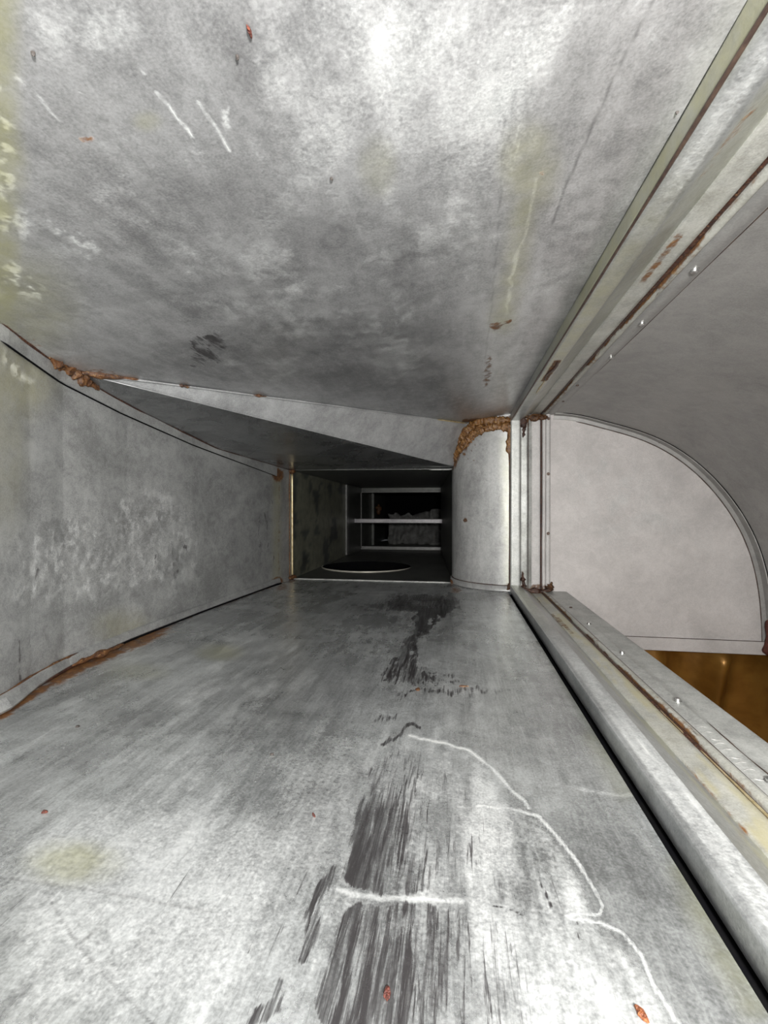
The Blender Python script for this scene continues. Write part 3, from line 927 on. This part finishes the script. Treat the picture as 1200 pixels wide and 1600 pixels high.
def rail(name, label, place, t0, t1, pf, n):
    e = tag(empty(name, place(0.19, 0, t0 if place is not on_back else ZF)), label, 'rail', 'joint rails framing the elbow opening')
    o = sweep('folded_channel', dens(RAIL_U if place is on_back else RAIL), place, t0, t1, 'rail', e, n, pf, wob=0.0012)
    return e


rail_f = rail('joint_rail', 'long raised galvanised rail running along the floor beside a black gap', on_floor, YN, YB + 0.01, paint_rail_f, 160)
rail_c = rail('joint_rail', 'long yellowed folded metal rail running along the ceiling joint', on_ceil, YN, YB + 0.01, paint_rail_c, 160)
rail_u = rail('joint_rail', 'short upright whitish rail standing between rounded column and rusty groove', on_back, ZF + 0.004, ZC - 0.004, paint_rail_u, 80)
adopt(tube('fold_line', [np.array([0.1862, y, ZC - 0.0264]) for y in np.linspace(YN, YB - 0.03, 40)], 0.0017, 'screwd', None, 6, lump=0.2, seed=49), rail_c)
adopt(bar('dark_gap', (0.165, YN, ZF - 0.03), (0.195, YB, ZF - 0.010), 'gap'), rail_f)
for xs, hs in ((0.2168, 0.0125), (0.2462, 0.0060)):
    adopt(tube('seam_line', [np.array([xs, YB - hs, z]) for z in np.linspace(ZF + 0.02, ZC - 0.03, 24)], 0.0011, 'rustdark', None, 6, lump=0.5, seed=int(xs * 1e4)), rail_u)
adopt(tube('side_gap', [np.array([0.184, YB - 0.004, z]) for z in (ZF + 0.01, 0.0, ZC - 0.02)], 0.0022, 'rustdark', None, 6, 20, lump=0.3, seed=50), rail_u)
adopt(tube('rust_flake_edge', [np.array([0.205 + 0.004 * math.sin(i), y, ZC - 0.0275]) for i, y in enumerate(np.linspace(0.99, 1.14, 8))], [0.001, 0.004, 0.003, 0.001], 'rustdark', None, 6, 16, lump=0.5, seed=51), rail_c)
adopt(tube('golden_bead', [np.array([0.206, y, ZC - 0.0275]) for y in np.linspace(1.13, 1.26, 6)], [0.0012, 0.0028, 0.0012], 'brass', None, 6, 12, lump=0.2, seed=52), rail_c)

# ------------------------------------------------------------------ elbow that turns down on the right
YK = 1.68
elbow = tag(empty('duct_elbow', (0.38, YB, ZF - 0.18)), 'galvanised duct elbow curving downward with a pale quarter-round end panel', 'duct elbow')


def paint_collar_f(Pp, X, t):
    nz = fbm(t * 8, X * 60, 111)
    Z0 = np.zeros(len(t))
    Yl = sstep(0.257, 0.262, X) * 0.55 * (nz > 0.4) + 0.2
    R_ = np.where(np.abs(X - 0.262) < 0.008, (nz > 0.5) * 0.55, 0.0) + sstep(0.284, 0.287, X) * 0.6 * sstep(0.9, 0.5, t)
    R_ = np.maximum(R_, sstep(YB - 0.06, YB - 0.01, t) * 0.8)
    return np.stack([Z0, Z0, Yl, np.clip(R_, 0, 1)], 1)


def paint_collar_c(Pp, X, t):
    nz = fbm(t * 8, X * 60, 113)
    Z0 = np.zeros(len(t))
    R_ = np.where(np.abs(X - 0.264) < 0.005, (nz > 0.42) * 0.62 * (np.abs(t - 0.66) < 0.07), 0.0) + sstep(0.2845, 0.287, X) * 0.35
    return np.stack([Z0, Z0, Z0 + 0.15, np.clip(R_, 0, 1)], 1)


def paint_roll(Pp, X, t):
    nz = fbm(t * 14, X * 80, 115)
    Z0 = np.zeros(len(t))
    return np.stack([0.35 * (nz > 0.5) + Z0, Z0, Z0 + 0.2, (nz > 0.48) * 0.45 + (X < 0.2945) * 0.5], 1)


def paint_u(Pp, X, t):
    nz = fbm(t * 16, X * 120, 117)
    R_ = np.maximum(sstep(ZC - 0.05, ZC - 0.01, t), sstep(ZF + 0.06, ZF + 0.01, t)) * (0.6 + 0.7 * (nz - 0.4))
    Z0 = np.zeros(len(t))
    return np.stack([Z0, Z0 + 0.42, Z0, np.clip(R_, 0, 1)], 1)


for place, t0, t1, n, pc, pr_ in ((on_floor, YN, YB, 120, paint_collar_f, paint_roll), (on_ceil, YN, YB, 120, paint_collar_c, paint_roll), (on_back, ZF, ZC, 70, paint_u, paint_u)):
    sweep('collar_plate', dens(COLLAR), place, t0, t1, 'collar' if place is not on_back else 'cheek', elbow, n, pc)
    sweep('rolled_seam', ROLL, place, t0, t1, 'collar' if place is not on_back else 'cheek', elbow, n, pr_, True, 0.0015)
    # rust-filled groove between plate and roll
    g = [np.array(place(0.2905, -0.0012, t)) for t in np.linspace(t0, t1, 60)]
    adopt(tube('rust_groove', g, 0.0036, 'rustdark', None, 6, lump=0.3, seed=60 + n), elbow)
for place, t0, t1 in ((on_floor, YN, YB),):
    g = [np.array(place(0.2893, 0.0012, t)) for t in np.linspace(0.25, 0.72, 40)]
    adopt(tube('golden_bead', g, [0.0018, 0.0016, 0.0008], 'brass', None, 6, lump=0.2, seed=66), elbow)
lip_f = sweep('throat_lip', dens(LIP), on_floor, YN, YK, 'collar', elbow, 120, lambda Pp, X, t: np.stack([np.zeros(len(t))] * 4, 1))
lip_u = sweep('upright_bead', [(0.3052, -0.01), (0.3052, 0.003), (0.309, 0.006), (0.315, 0.006), (0.320, 0.002), (0.321, -0.02)], on_back, ZF + 0.004, ZC - 0.004, 'cheek', elbow, 40, lambda Pp, X, t: np.stack([np.zeros(len(t)), np.full(len(t), 0.45), np.zeros(len(t)), np.zeros(len(t))], 1), True)
lip_c = sweep('head_lip', [(0.3052, -0.003), (0.3052, 0.0020), (0.3320, 0.0030), (0.3335, 0.0016), (0.3340, -0.003)], on_ceil, YN, YK, 'heel', elbow, 60)

# throat drop, hidden mostly below the lip
adopt(slab('throat_panel', [(0.378, YN, ZF - 0.004), (0.378, YK, ZF - 0.004), (0.378, YK, -0.475), (0.378, YN, -0.475)], 0.0016, 'collar', None, (-1, 0, 0)), elbow)

# arc of heel and end panel
ARC_PX = [(858, 656), (900, 657), (940, 661), (985, 671), (1030, 688), (1070, 712), (1105, 742), (1135, 776), (1160, 813), (1180, 855), (1192, 900), (1199, 950), (1201, 1000)]
arcp = [on_y(x, y, YK)[[0, 2]] for x, y in ARC_PX]
arcp = [np.array([0.334, ZC - 0.001]), np.array([0.40, ZC - 0.0012])] + arcp[2:]
arcp[-1] = np.array([arcp[-1][0], -0.475])
# smooth it
ar = resample(arcp, 90)
for _ in range(30):
    ar[1:-1] = ar[1:-1] * 0.5 + (ar[:-2] + ar[2:]) * 0.25
yh = np.linspace(YN, YK + 0.004, 50)
Pp = np.zeros((50, 90, 3))
for i, y in enumerate(yh):
    Pp[i, :, 0] = ar[:, 0]
    Pp[i, :, 1] = y
    Pp[i, :, 2] = ar[:, 1]
adopt(grid('heel_panel', Pp, 'heel', None, np.zeros((4500, 4))), elbow)
# end panel: fan grid between arc and corner line
low = np.stack([np.full(90, 0.30), np.linspace(ZC - 0.001, -0.475, 90)], 1)
cols_ = 40
Pp = np.zeros((90, cols_, 3))
for j in range(cols_):
    t = j / (cols_ - 1)
    # left boundary: down the upright, then along the bottom
    Lb = resample([(0.305, ZC - 0.001), (0.305, -0.475), (ar[-1][0], -0.475)], 90)
    Pp[:, j, 0] = Lb[:, 0] + (ar[:, 0] - Lb[:, 0]) * t
    Pp[:, j, 2] = Lb[:, 1] + (ar[:, 1] - Lb[:, 1]) * t
    Pp[:, j, 1] = YK
pxc, pyc = project(Pp.reshape(-1, 3))
jn = fbm(Pp.reshape(-1, 3)[:, 0] * 30, Pp.reshape(-1, 3)[:, 2] * 30, 121) - 0.5
Rr = blob(pxc, pyc, 1172, 822, 5, 9) * 0.6 + line(pxc + jn * 10, pyc, [(872, 930), (900, 937)], 2, 3) * 0.6
Lc = poly(pxc + jn * 40, pyc + jn * 40, [(870, 690), (1000, 700), (1090, 790), (1120, 870), (900, 880)], 60) * (0.32 + 0.6 * jn)
adopt(grid('end_panel', Pp, 'cheek', None, np.stack([np.zeros(len(jn)), Lc, np.zeros(len(jn)), Rr], 1), smooth=False), elbow)
# folded seam along the arc
V, Fc = [], []
T2 = np.gradient(ar, axis=0)
T2 /= np.linalg.norm(T2, axis=1)[:, None]
N2 = np.stack([-(-T2[:, 1]) * -1, -T2[:, 0]], 1)          # towards the inside of the bend
N2 = np.stack([T2[:, 1], -T2[:, 0]], 1)
for i in range(90):
    for off, dy in ((0.000, -0.030), (0.0035, -0.028), (0.0045, -0.002), (0.016, -0.001), (0.018, 0.001)):
        q = ar[i] + N2[i] * off
        V.append((q[0], YK + dy, q[1]))
for i in range(89):
    for k in range(4):
        b = i * 5 + k
        Fc.append((b, b + 5, b + 6, b + 1))
arc_seam = adopt(mesh('arc_seam', V, Fc, 'heel', None, False), elbow)
adopt(tube('seam_gap', [np.array([a[0] + n_[0] * 0.0185, YK - 0.0006, a[1] + n_[1] * 0.0185]) for a, n_ in zip(ar[6:], N2[6:])], 0.0014, 'screwd', None, 6, lump=0.2, seed=70), elbow)
adopt(tube('seam_gap', [np.array([a[0] + n_[0] * 0.0005, YK - 0.031, a[1] + n_[1] * 0.0005]) for a, n_ in zip(ar[2:], N2[2:])], 0.0014, 'gap', None, 6, lump=0.2, seed=71), elbow)
# bottom hem of the end panel
xr = ar[-1][0]
adopt(bar('bottom_hem', (0.38, YK - 0.006, -0.478), (xr, YK + 0.002, -0.434), 'cheek', None, 0.0015), elbow)
adopt(tube('hem_gap', [np.array([x, YK - 0.0052, -0.4335]) for x in (0.39, 0.7, xr)], 0.0013, 'screwd', None, 6, 20), elbow)
adopt(tube('rust_crust', [np.array([xr - 0.010, YK - 0.012, z]) for z in (-0.36, -0.39, -0.42, -0.45, -0.475)], [0.006, 0.009, 0.007, 0.012, 0.010], 'chip', None, 8, 16, lump=0.35, seed=72), elbow)
# torn strip lying at the foot of the panel
adopt(tube('torn_strip', [np.array(on_y(x, y, YK - 0.02)) for x, y in [(868, 932), (880, 933), (890, 935), (899, 940)]], [0.002, 0.005, 0.004, 0.001], 'chipk', None, 6, 14, lump=0.3, seed=73), elbow)
# corner crusts of the joint
for k, (pts, r, mt) in enumerate((
        ([(0.222, YB - 0.02, ZC - 0.015), (0.232, YB - 0.012, ZC - 0.05), (0.226, YB - 0.018, ZC - 0.085)], [0.012, 0.009, 0.002], 'rustdark'),
        ([(0.235, YB - 0.010, ZC - 0.010), (0.262, YB - 0.008, ZC - 0.016), (0.285, YB - 0.008, ZC - 0.02), (0.31, YB - 0.008, ZC - 0.012)], [0.010, 0.009, 0.010, 0.006], 'rust'),
        ([(0.226, YB - 0.02, ZF + 0.075), (0.228, YB - 0.018, ZF + 0.045), (0.232, YB - 0.02, ZF + 0.02)], [0.001, 0.006, 0.010], 'rustdark'),
        ([(0.230, YB - 0.02, ZF + 0.016), (0.258, YB - 0.02, ZF + 0.008), (0.290, YB - 0.018, ZF + 0.006), (0.318, YB - 0.014, ZF + 0.010), (0.33, YB - 0.01, ZF + 0.014)], [0.008, 0.009, 0.010, 0.009, 0.006], 'rustdark'),
        ([(0.312, YB - 0.012, ZF + 0.012), (0.320, YB - 0.014, ZF + 0.028), (0.324, YB - 0.012, ZF + 0.040)], [0.010, 0.008, 0.002], 'rust'))):
    adopt(tube('rust_crust', [np.array(p) for p in pts], r, mt, None, 9, 22, lump=0.5, seed=80 + k, fray=0.3), elbow)
# stamped marks, worn past reading, on the lip
for k, t in enumerate(np.linspace(0.545, 0.66, 9)):
    x0, x1 = 0.312, 0.326
    sl = 0.004 * (1 if k % 3 else -1)
    adopt(tube('stamped_mark', [np.array([x0, t, ZF + 0.0024]), np.array([(x0 + x1) / 2, t + sl, ZF + 0.0028]), np.array([x1, t + sl * 0.5, ZF + 0.0028])], 0.0005, 'heel', None, 5, 6), elbow)
adopt(tube('scored_line', [np.array([0.3335 + 0.0012 * math.sin(i), y, ZF + 0.0026]) for i, y in enumerate(np.linspace(0.50, 0.68, 9))], [0.0003, 0.0010, 0.0008, 0.0010, 0.0004], 'screwd', None, 5, 20, lump=0.3, seed=88), elbow)
adopt(tube('scored_line', [np.array([0.3085, y, ZF + 0.0018]) for y in np.linspace(0.3, 1.62, 30)], 0.0008, 'screwd', None, 5, lump=0.4, seed=89), elbow)
adopt(tube('scored_line', [np.array([0.336, y, ZC - 0.0012]) for y in np.linspace(0.3, 1.2, 20)], 0.0007, 'screwd', None, 5, lump=0.4, seed=90), elbow)


# screws
def screw_mesh():
    bm = bmesh.new()
    prof = [(0.0062, 0.0), (0.0062, 0.0008), (0.0046, 0.0010), (0.0046, 0.0034), (0.0040, 0.0042), (0.0, 0.0046)]
    n = 6
    rings = []
    for r, z in prof[:-1]:
        m_ = 12
        rings.append([bm.verts.new((r * math.cos(2 * math.pi * i / m_), r * math.sin(2 * math.pi * i / m_), z)) for i in range(m_)])
    tip = bm.verts.new((0, 0, prof[-1][1] - 0.0008))
    for a, b in zip(rings[:-1], rings[1:]):
        for i in range(12):
            bm.faces.new((a[i], a[(i + 1) % 12], b[(i + 1) % 12], b[i]))
    for i in range(12):
        bm.faces.new((rings[-1][i], rings[-1][(i + 1) % 12], tip))
    me = bpy.data.meshes.new('screw')
    bm.to_mesh(me)
    bm.free()
    return me


sm = screw_mesh()
sm.materials.append(M['screw'])
smd = sm.copy()
smd.materials.clear()
smd.materials.append(M['screwd'])


def screw(pos, nrm, dark=False, s=1.0, parent=None):
    o = bpy.data.objects.new('screw', smd if dark else sm)
    COL.objects.link(o)
    q = Vector((0, 0, 1)).rotation_difference(Vector(nrm).normalized())
    o.parent = parent
    o.matrix_basis = Matrix.Translation(Vector(pos)) @ q.to_matrix().to_4x4() @ Matrix.Diagonal((s, s, s, 1))
    return o


for (x, y, dk, s) in ((892, 950, 1, 0.8), (912, 975, 0, 1), (962, 1020, 0, 1), (1049, 1095, 0, 1), (1197, 1222, 0, 1)):
    p = on_z(x, y, ZF + 0.0022)
    screw((0.327 if x > 900 else p[0], p[1], ZF + 0.0026), (0, 0, 1), dk, s, lip_f)
for (x, y, dk, s) in ((1085, 422, 0, 1.1), (1003, 505, 0, 1.1), (955, 558, 0, 1.0), (902, 602, 1, 0.8), (880, 627, 1, 0.8)):
    p = on_z(x, y, ZC - 0.003)
    screw((min(p[0], 0.345), p[1], ZC - 0.0016), (-0.1, 0, -1), dk, s, lip_c)
for z in (0.12, -0.085, ZC - 0.02):
    screw((0.3125, YB - 0.006, z), (0, -1, 0), True, 0.9, lip_u)
for (x, y) in ((1031, 690), (1170, 820)):
    p = on_y(x, y, YK - 0.002)
    screw(p, (0, -1, 0), True, 1.0, arc_seam)

# ------------------------------------------------------------------ amber sheet below the elbow
nx, nz_ = 120, 60
Xs = np.linspace(0.36, 1.35, nx)
Zs = np.linspace(-0.455, -1.15, nz_)
Zg, Xg = np.meshgrid(Zs, Xs, indexing='ij')
fold = 0.05 * np.exp(-((Xg - 0.893 - 0.10 * (Zg + 0.55)) / 0.030) ** 2) * sstep(-0.46, -0.53, Zg) + 0.02 * np.sin(Xg * 17 + Zg * 4) + 0.05 * np.exp(-((Xg - 0.70) / 0.05) ** 2)
Yg = YK + 0.09 - fold - 0.02 * (fbm(Xg * 7, Zg * 4, 131) - 0.5)
sheet = tag(empty('hanging_sheet', (0.85, YK + 0.09, -1.15)), 'crumpled glossy amber-brown sheet below the elbow opening', 'sheet')
adopt(grid('crumpled_sheet', np.stack([Xg, Yg, Zg], -1), 'brown'), sheet)
# unseen walls and floor, added to keep stray light out below
adopt(grid('unseen_shaft_walls', np.array([[[x, y, z] for x, y, z in ((1.35, YK + 0.1, z_), (1.35, YN, z_), (0.36, YN, z_), (0.36, YK + 0.1, z_))] for z_ in (-0.45, -1.15)]), 'brown', smooth=False), sheet)
adopt(mesh('unseen_shaft_floor', [(0.3, YN, -1.15), (1.4, YN, -1.15), (1.4, YK + 0.15, -1.15), (0.3, YK + 0.15, -1.15)], [(0, 1, 2, 3)], 'brown'), sheet)

# ------------------------------------------------------------------ small duct beyond
rear = tag(empty('small_duct', (-0.35, YO, ZF)), 'dark small rectangular duct leading away at the far end', 'duct')
XA = float(wall_x(YO))
XBR = BN_C[0] - BN_R
Y2, Y3, Y4 = 2.78, 3.20, 4.30
XR3 = -0.105
# left panel
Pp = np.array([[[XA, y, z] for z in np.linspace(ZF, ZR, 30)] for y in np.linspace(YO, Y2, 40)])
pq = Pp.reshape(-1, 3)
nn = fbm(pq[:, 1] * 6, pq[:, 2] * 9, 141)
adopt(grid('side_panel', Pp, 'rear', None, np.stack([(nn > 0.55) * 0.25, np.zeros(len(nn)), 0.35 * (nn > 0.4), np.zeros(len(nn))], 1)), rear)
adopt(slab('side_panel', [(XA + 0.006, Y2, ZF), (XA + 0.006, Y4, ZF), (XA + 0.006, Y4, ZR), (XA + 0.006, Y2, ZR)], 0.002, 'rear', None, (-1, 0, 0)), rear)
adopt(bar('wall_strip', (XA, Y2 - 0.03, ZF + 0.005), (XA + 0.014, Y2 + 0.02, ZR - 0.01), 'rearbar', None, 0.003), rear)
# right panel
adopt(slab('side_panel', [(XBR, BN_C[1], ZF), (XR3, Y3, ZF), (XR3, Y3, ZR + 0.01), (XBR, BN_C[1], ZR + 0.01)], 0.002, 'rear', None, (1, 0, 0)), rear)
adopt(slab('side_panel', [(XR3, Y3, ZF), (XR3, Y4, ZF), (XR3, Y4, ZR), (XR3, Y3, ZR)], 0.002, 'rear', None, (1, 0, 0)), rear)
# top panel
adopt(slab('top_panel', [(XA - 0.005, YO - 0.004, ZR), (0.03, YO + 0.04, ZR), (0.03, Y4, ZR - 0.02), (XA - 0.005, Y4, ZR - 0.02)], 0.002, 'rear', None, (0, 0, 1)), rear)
# bottom panel with a round hole
hc = on_z(573, 885, ZF)
hr = 0.222
hx, hy = hc[0], hc[1]
V, Fc = [], []
nS = 96
x0, x1, y0, y1 = XA - 0.005, 0.02, YO - 0.002, Y4
for i in range(nS):
    a = 2 * math.pi * i / nS
    ca, sa = math.cos(a), math.sin(a)
    k = min(((x1 - hx) / ca if ca > 0 else (x0 - hx) / ca) if abs(ca) > 1e-6 else 1e9, ((y1 - hy) / sa if sa > 0 else (y0 - hy) / sa) if abs(sa) > 1e-6 else 1e9)
    V += [(hx + hr * ca, hy + hr * sa, ZF), (hx + k * ca, hy + k * sa, ZF), (hx + hr * ca, hy + hr * sa, ZF - 0.20)]
for i in range(nS):
    a, b = 3 * i, 3 * ((i + 1) % nS)
    Fc.append((a, a + 1, b + 1, b))
# fill the corners the fan misses
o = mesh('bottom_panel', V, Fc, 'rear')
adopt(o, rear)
for cx, cy in ((x0, y0), (x1, y0), (x1, y1), (x0, y1)):
    pass
under = mesh('bottom_panel', [(x0 - 0.02, y0, ZF - 0.0025), (x1 + 0.02, y0, ZF - 0.0025), (x1 + 0.02, hy - hr - 0.012, ZF - 0.0025), (x0 - 0.02, hy - hr - 0.012, ZF - 0.0025)], [(0, 1, 2, 3)], 'rear')
adopt(under, rear)
Vc = []
for i in range(nS):
    Vc += [V[3 * i], V[3 * i + 2]]
collar = mesh('hole_collar', Vc, [(2 * i, 2 * ((i + 1) % nS), 2 * ((i + 1) % nS) + 1, 2 * i + 1) for i in range(nS)], 'gap', None, True)  # inside coloured black to paint in the hole's shade
adopt(collar, rear)
adopt(mesh('collar_end', [(hx + hr * math.cos(2 * math.pi * i / 48), hy + hr * math.sin(2 * math.pi * i / 48), ZF - 0.2) for i in range(48)], [tuple(range(48))], 'gap'), rear)
rim = [np.array([hx + (hr + 0.002) * math.cos(a), hy + (hr + 0.002) * math.sin(a), ZF + 0.002]) for a in np.linspace(-math.pi * 0.99, -0.01 * math.pi, 60)]
adopt(tube('hole_rim', rim, [0.001, 0.003, 0.0042, 0.0042, 0.0042, 0.003, 0.001], 'hoop', None, 7), rear)
# mouth beads
adopt(tube('corner_bead', [np.array([XA + 0.004, YO, z]) for z in (ZF + 0.004, -0.1, ZR - 0.004)], 0.0052, 'brass', None, 8, 24, lump=0.08, seed=150), rear)
adopt(tube('corner_bead', [np.array([XA + 0.004, YO - 0.03, z]) for z in (ZF + 0.01, -0.1, ZR - 0.004)], 0.0026, 'rust', None, 6, 24, lump=0.3, seed=151), rear)
adopt(tube('sill_bead', [np.array([x, YO, ZF + 0.001]) for x in (XA, -0.4, XBR)], 0.0034, 'collar', None, 6, 20, lump=0.15, seed=152), rear)
adopt(tube('head_bead', [np.array([XBR - 0.09, YO + 0.03, ZR - 0.002]), np.array([XBR, YO + 0.035, ZR - 0.002])], 0.002, 'collar', None, 6, 8), rear)
for z, s in ((ZR - 0.004, 0.012), (ZF + 0.008, 0.012)):
    adopt(tube('rust_crust', [np.array([XA + 0.004, YO - 0.035, z]), np.array([XA + 0.008, YO - 0.005, z]), np.array([XA + 0.010, YO + 0.02, z])], [s * 0.5, s, s * 0.6], 'rust', None, 8, 12, lump=0.4, seed=int(155 + z * 10)), rear)
# angle frame at the far joint
fx0, fx1 = on_y(562, 800, Y3)[0], XR3
fz0, fz1 = ZF + 0.008, on_y(620, 768, Y3)[2]
adopt(bar('frame_bar', (fx0, Y3, fz0), (fx0 + 0.014, Y3 + 0.03, fz1), 'rearbar', None, 0.002), rear)
adopt(bar('frame_bar', (fx0, Y3, fz1 - 0.007), (fx1, Y3 + 0.03, fz1), 'rearbar', None, 0.002), rear)
adopt(bar('frame_bar', (fx0, Y3, ZF + 0.002), (fx1, Y3 + 0.03, ZF + 0.026), 'rearbar', None, 0.002), rear)
adopt(bar('head_plate', (XA, Y3 + 0.02, fz1 - 0.004), (XR3, Y3 + 0.03, ZR), 'rear', None, 0.002), rear)
adopt(bar('jamb_plate', (XA, Y3 + 0.02, ZF), (fx0 + 0.004, Y3 + 0.03, ZR), 'rear', None, 0.002), rear)
adopt(slab('end_plate', [(XA - 0.01, Y4, ZF), (0, Y4, ZF), (0, Y4, ZR), (XA - 0.01, Y4, ZR)], 0.003, 'gap', None, (0, 1, 0)), rear)
adopt(bar('far_strip', (XA + 0.006, Y3 + 0.40, ZF), (XA + 0.03, Y3 + 0.44, ZR - 0.03), 'rear', None, 0.003), rear)
adopt(tube('rust_crust', [np.array([XA + 0.03, Y3 + 0.6, z]) for z in (-0.05, -0.01, 0.04)], [0.012, 0.02, 0.01], 'rust', None, 8, 14, lump=0.5, seed=160), rear)

# tie bar across the small duct
tb = tag(empty('tie_bar', (-0.4, 3.0, -0.09)), 'thin pale horizontal bar spanning the dark small duct', 'bar')
bx0, bx1 = on_y(549, 814, 3.0)[0], on_y(693, 814, 3.0)[0]
bz = on_y(620, 814, 3.0)[2]
adopt(bar('bar_face', (bx0, 2.99, bz - 0.014), (bx1, 3.015, bz + 0.014), 'tie', None, 0.003), tb)
adopt(bar('end_foot', (bx0 - 0.006, 2.985, bz - 0.020), (bx0 + 0.012, 3.02, bz + 0.012), 'rearbar', None, 0.003), tb)

# torn grey scrap further in
V, Fc = [], []
nx, nz_ = 40, 16
for i in range(nz_):
    for j in range(nx):
        x = -0.56 + 0.46 * j / (nx - 1)
        top_ = -0.075 + 0.055 * vnoise(np.array([j * 0.35]), np.array([0.5]), 170)[0] + 0.035 * sstep(0.3, 0.9, np.array([j / nx]))[0]
        z = ZF + (top_ - ZF) * i / (nz_ - 1)
        y = 3.72 + 0.09 * vnoise(np.array([j * 0.4]), np.array([i * 0.4]), 171)[0] + 0.08 * i / nz_
        V.append((x, y, z))
for i in range(nz_ - 1):
    for j in range(nx - 1):
        a = i * nx + j
        Fc.append((a, a + 1, a + nx + 1, a + nx))
scrap = mesh('torn_lining', V, Fc, 'scrap', None, True)
sol = scrap.modifiers.new('thickness', 'SOLIDIFY')
sol.thickness = 0.012
tag(scrap, 'ragged grey scrap of torn lining deep in the dark duct', 'lining scrap')


# ------------------------------------------------------------------ loose flakes
def chip(px_, py_, L_, W_, rot, mat, label, surf='floor', th=0.0016, group=None, seed=0):
    rng = random.Random(seed)
    n = 9
    bm = bmesh.new()
    up, lo = [], []
    for i in range(n):
        a = 2 * math.pi * i / n
        r = rng.uniform(0.7, 1.1)
        x, y = L_ * r * math.cos(a), W_ * r * math.sin(a)
        lo.append(bm.verts.new((x, y, 0)))
        up.append(bm.verts.new((x * 0.8, y * 0.8, th * rng.uniform(0.7, 1.3))))
    mid = bm.verts.new((0, 0, th * 1.5))
    bm.faces.new(lo[::-1])
    for i in range(n):
        j = (i + 1) % n
        bm.faces.new((lo[i], lo[j], up[j], up[i]))
        bm.faces.new((up[i], up[j], mid))
    me = bpy.data.meshes.new('rust_flake')
    bm.to_mesh(me)
    bm.free()
    o = link('rust_flake' if mat != 'chipk' else 'grit_speck', me, mat)
    if surf == 'floor':
        p = on_z(px_, py_, ZF)
        o.location = (p[0], p[1], ZF + 0.0004)
        o.rotation_euler = (0, 0, rot)
    else:
        d = ray(px_, py_)
        for s in np.linspace(0.1, 3, 6000):
            q = d * s
            if q[2] >= ceil_z(q[0], q[1]):
                break
        o.location = (q[0], q[1], ceil_z(q[0], q[1]) - 0.0006)
        o.rotation_euler = (math.pi, 0, rot)
    tag(o, label, 'flake' if mat != 'chipk' else 'speck', group)
    return o


chip(605, 1553, 0.0046, 0.0024, 1.5, 'chip', 'dark red rust flake on the dark streaked scuff, lowest on the floor', seed=1)
chip(1003, 1587, 0.0050, 0.0024, 2.1, 'chipo', 'bright orange rust flake near the bottom edge of the floor', seed=2)
chip(490, 1275, 0.0034, 0.0012, 2.3, 'chip', 'thin dark red sliver on floor left of the dark scuff', seed=3)
chip(70, 1270, 0.0034, 0.0022, 0.5, 'chip', 'small dark red flake alone on the left of the floor', seed=4)
chip(653, 1078, 0.0040, 0.0060, 0.2, 'rust', 'small brown flake on the floor among dark dashes', seed=5)
chip(724, 1073, 0.0090, 0.0024, 0.1, 'rust', 'long thin brown sliver on floor right of the dark dashes', seed=6)
chip(121, 1136, 0.0034, 0.0030, 0.1, 'chipk', 'black speck on the floor nearest the left wall', seed=7)
chip(425, 1180, 0.0030, 0.0026, 0.1, 'chipk', 'black speck in the middle of the pale floor', seed=8)
chip(390, 46, 0.0014, 0.0048, 0.1, 'chip', 'dark red flake stuck to the bright near ceiling', 'ceiling', seed=9)
chip(371, 86, 0.0014, 0.0016, 0.1, 'chipk', 'tiny black speck on ceiling just below the red flake', 'ceiling', seed=10)
chip(518, 277, 0.0016, 0.0016, 0.1, 'chipk', 'tiny black speck near the middle of the ceiling', 'ceiling', seed=11)
chip(52, 80, 0.0016, 0.0016, 0.1, 'chipk', 'tiny black speck in the upper left ceiling corner', 'ceiling', seed=12)
chip(1058, 173, 0.0014, 0.0014, 0.1, 'chipk', 'tiny black speck on ceiling beside the yellowed rail', 'ceiling', seed=13)
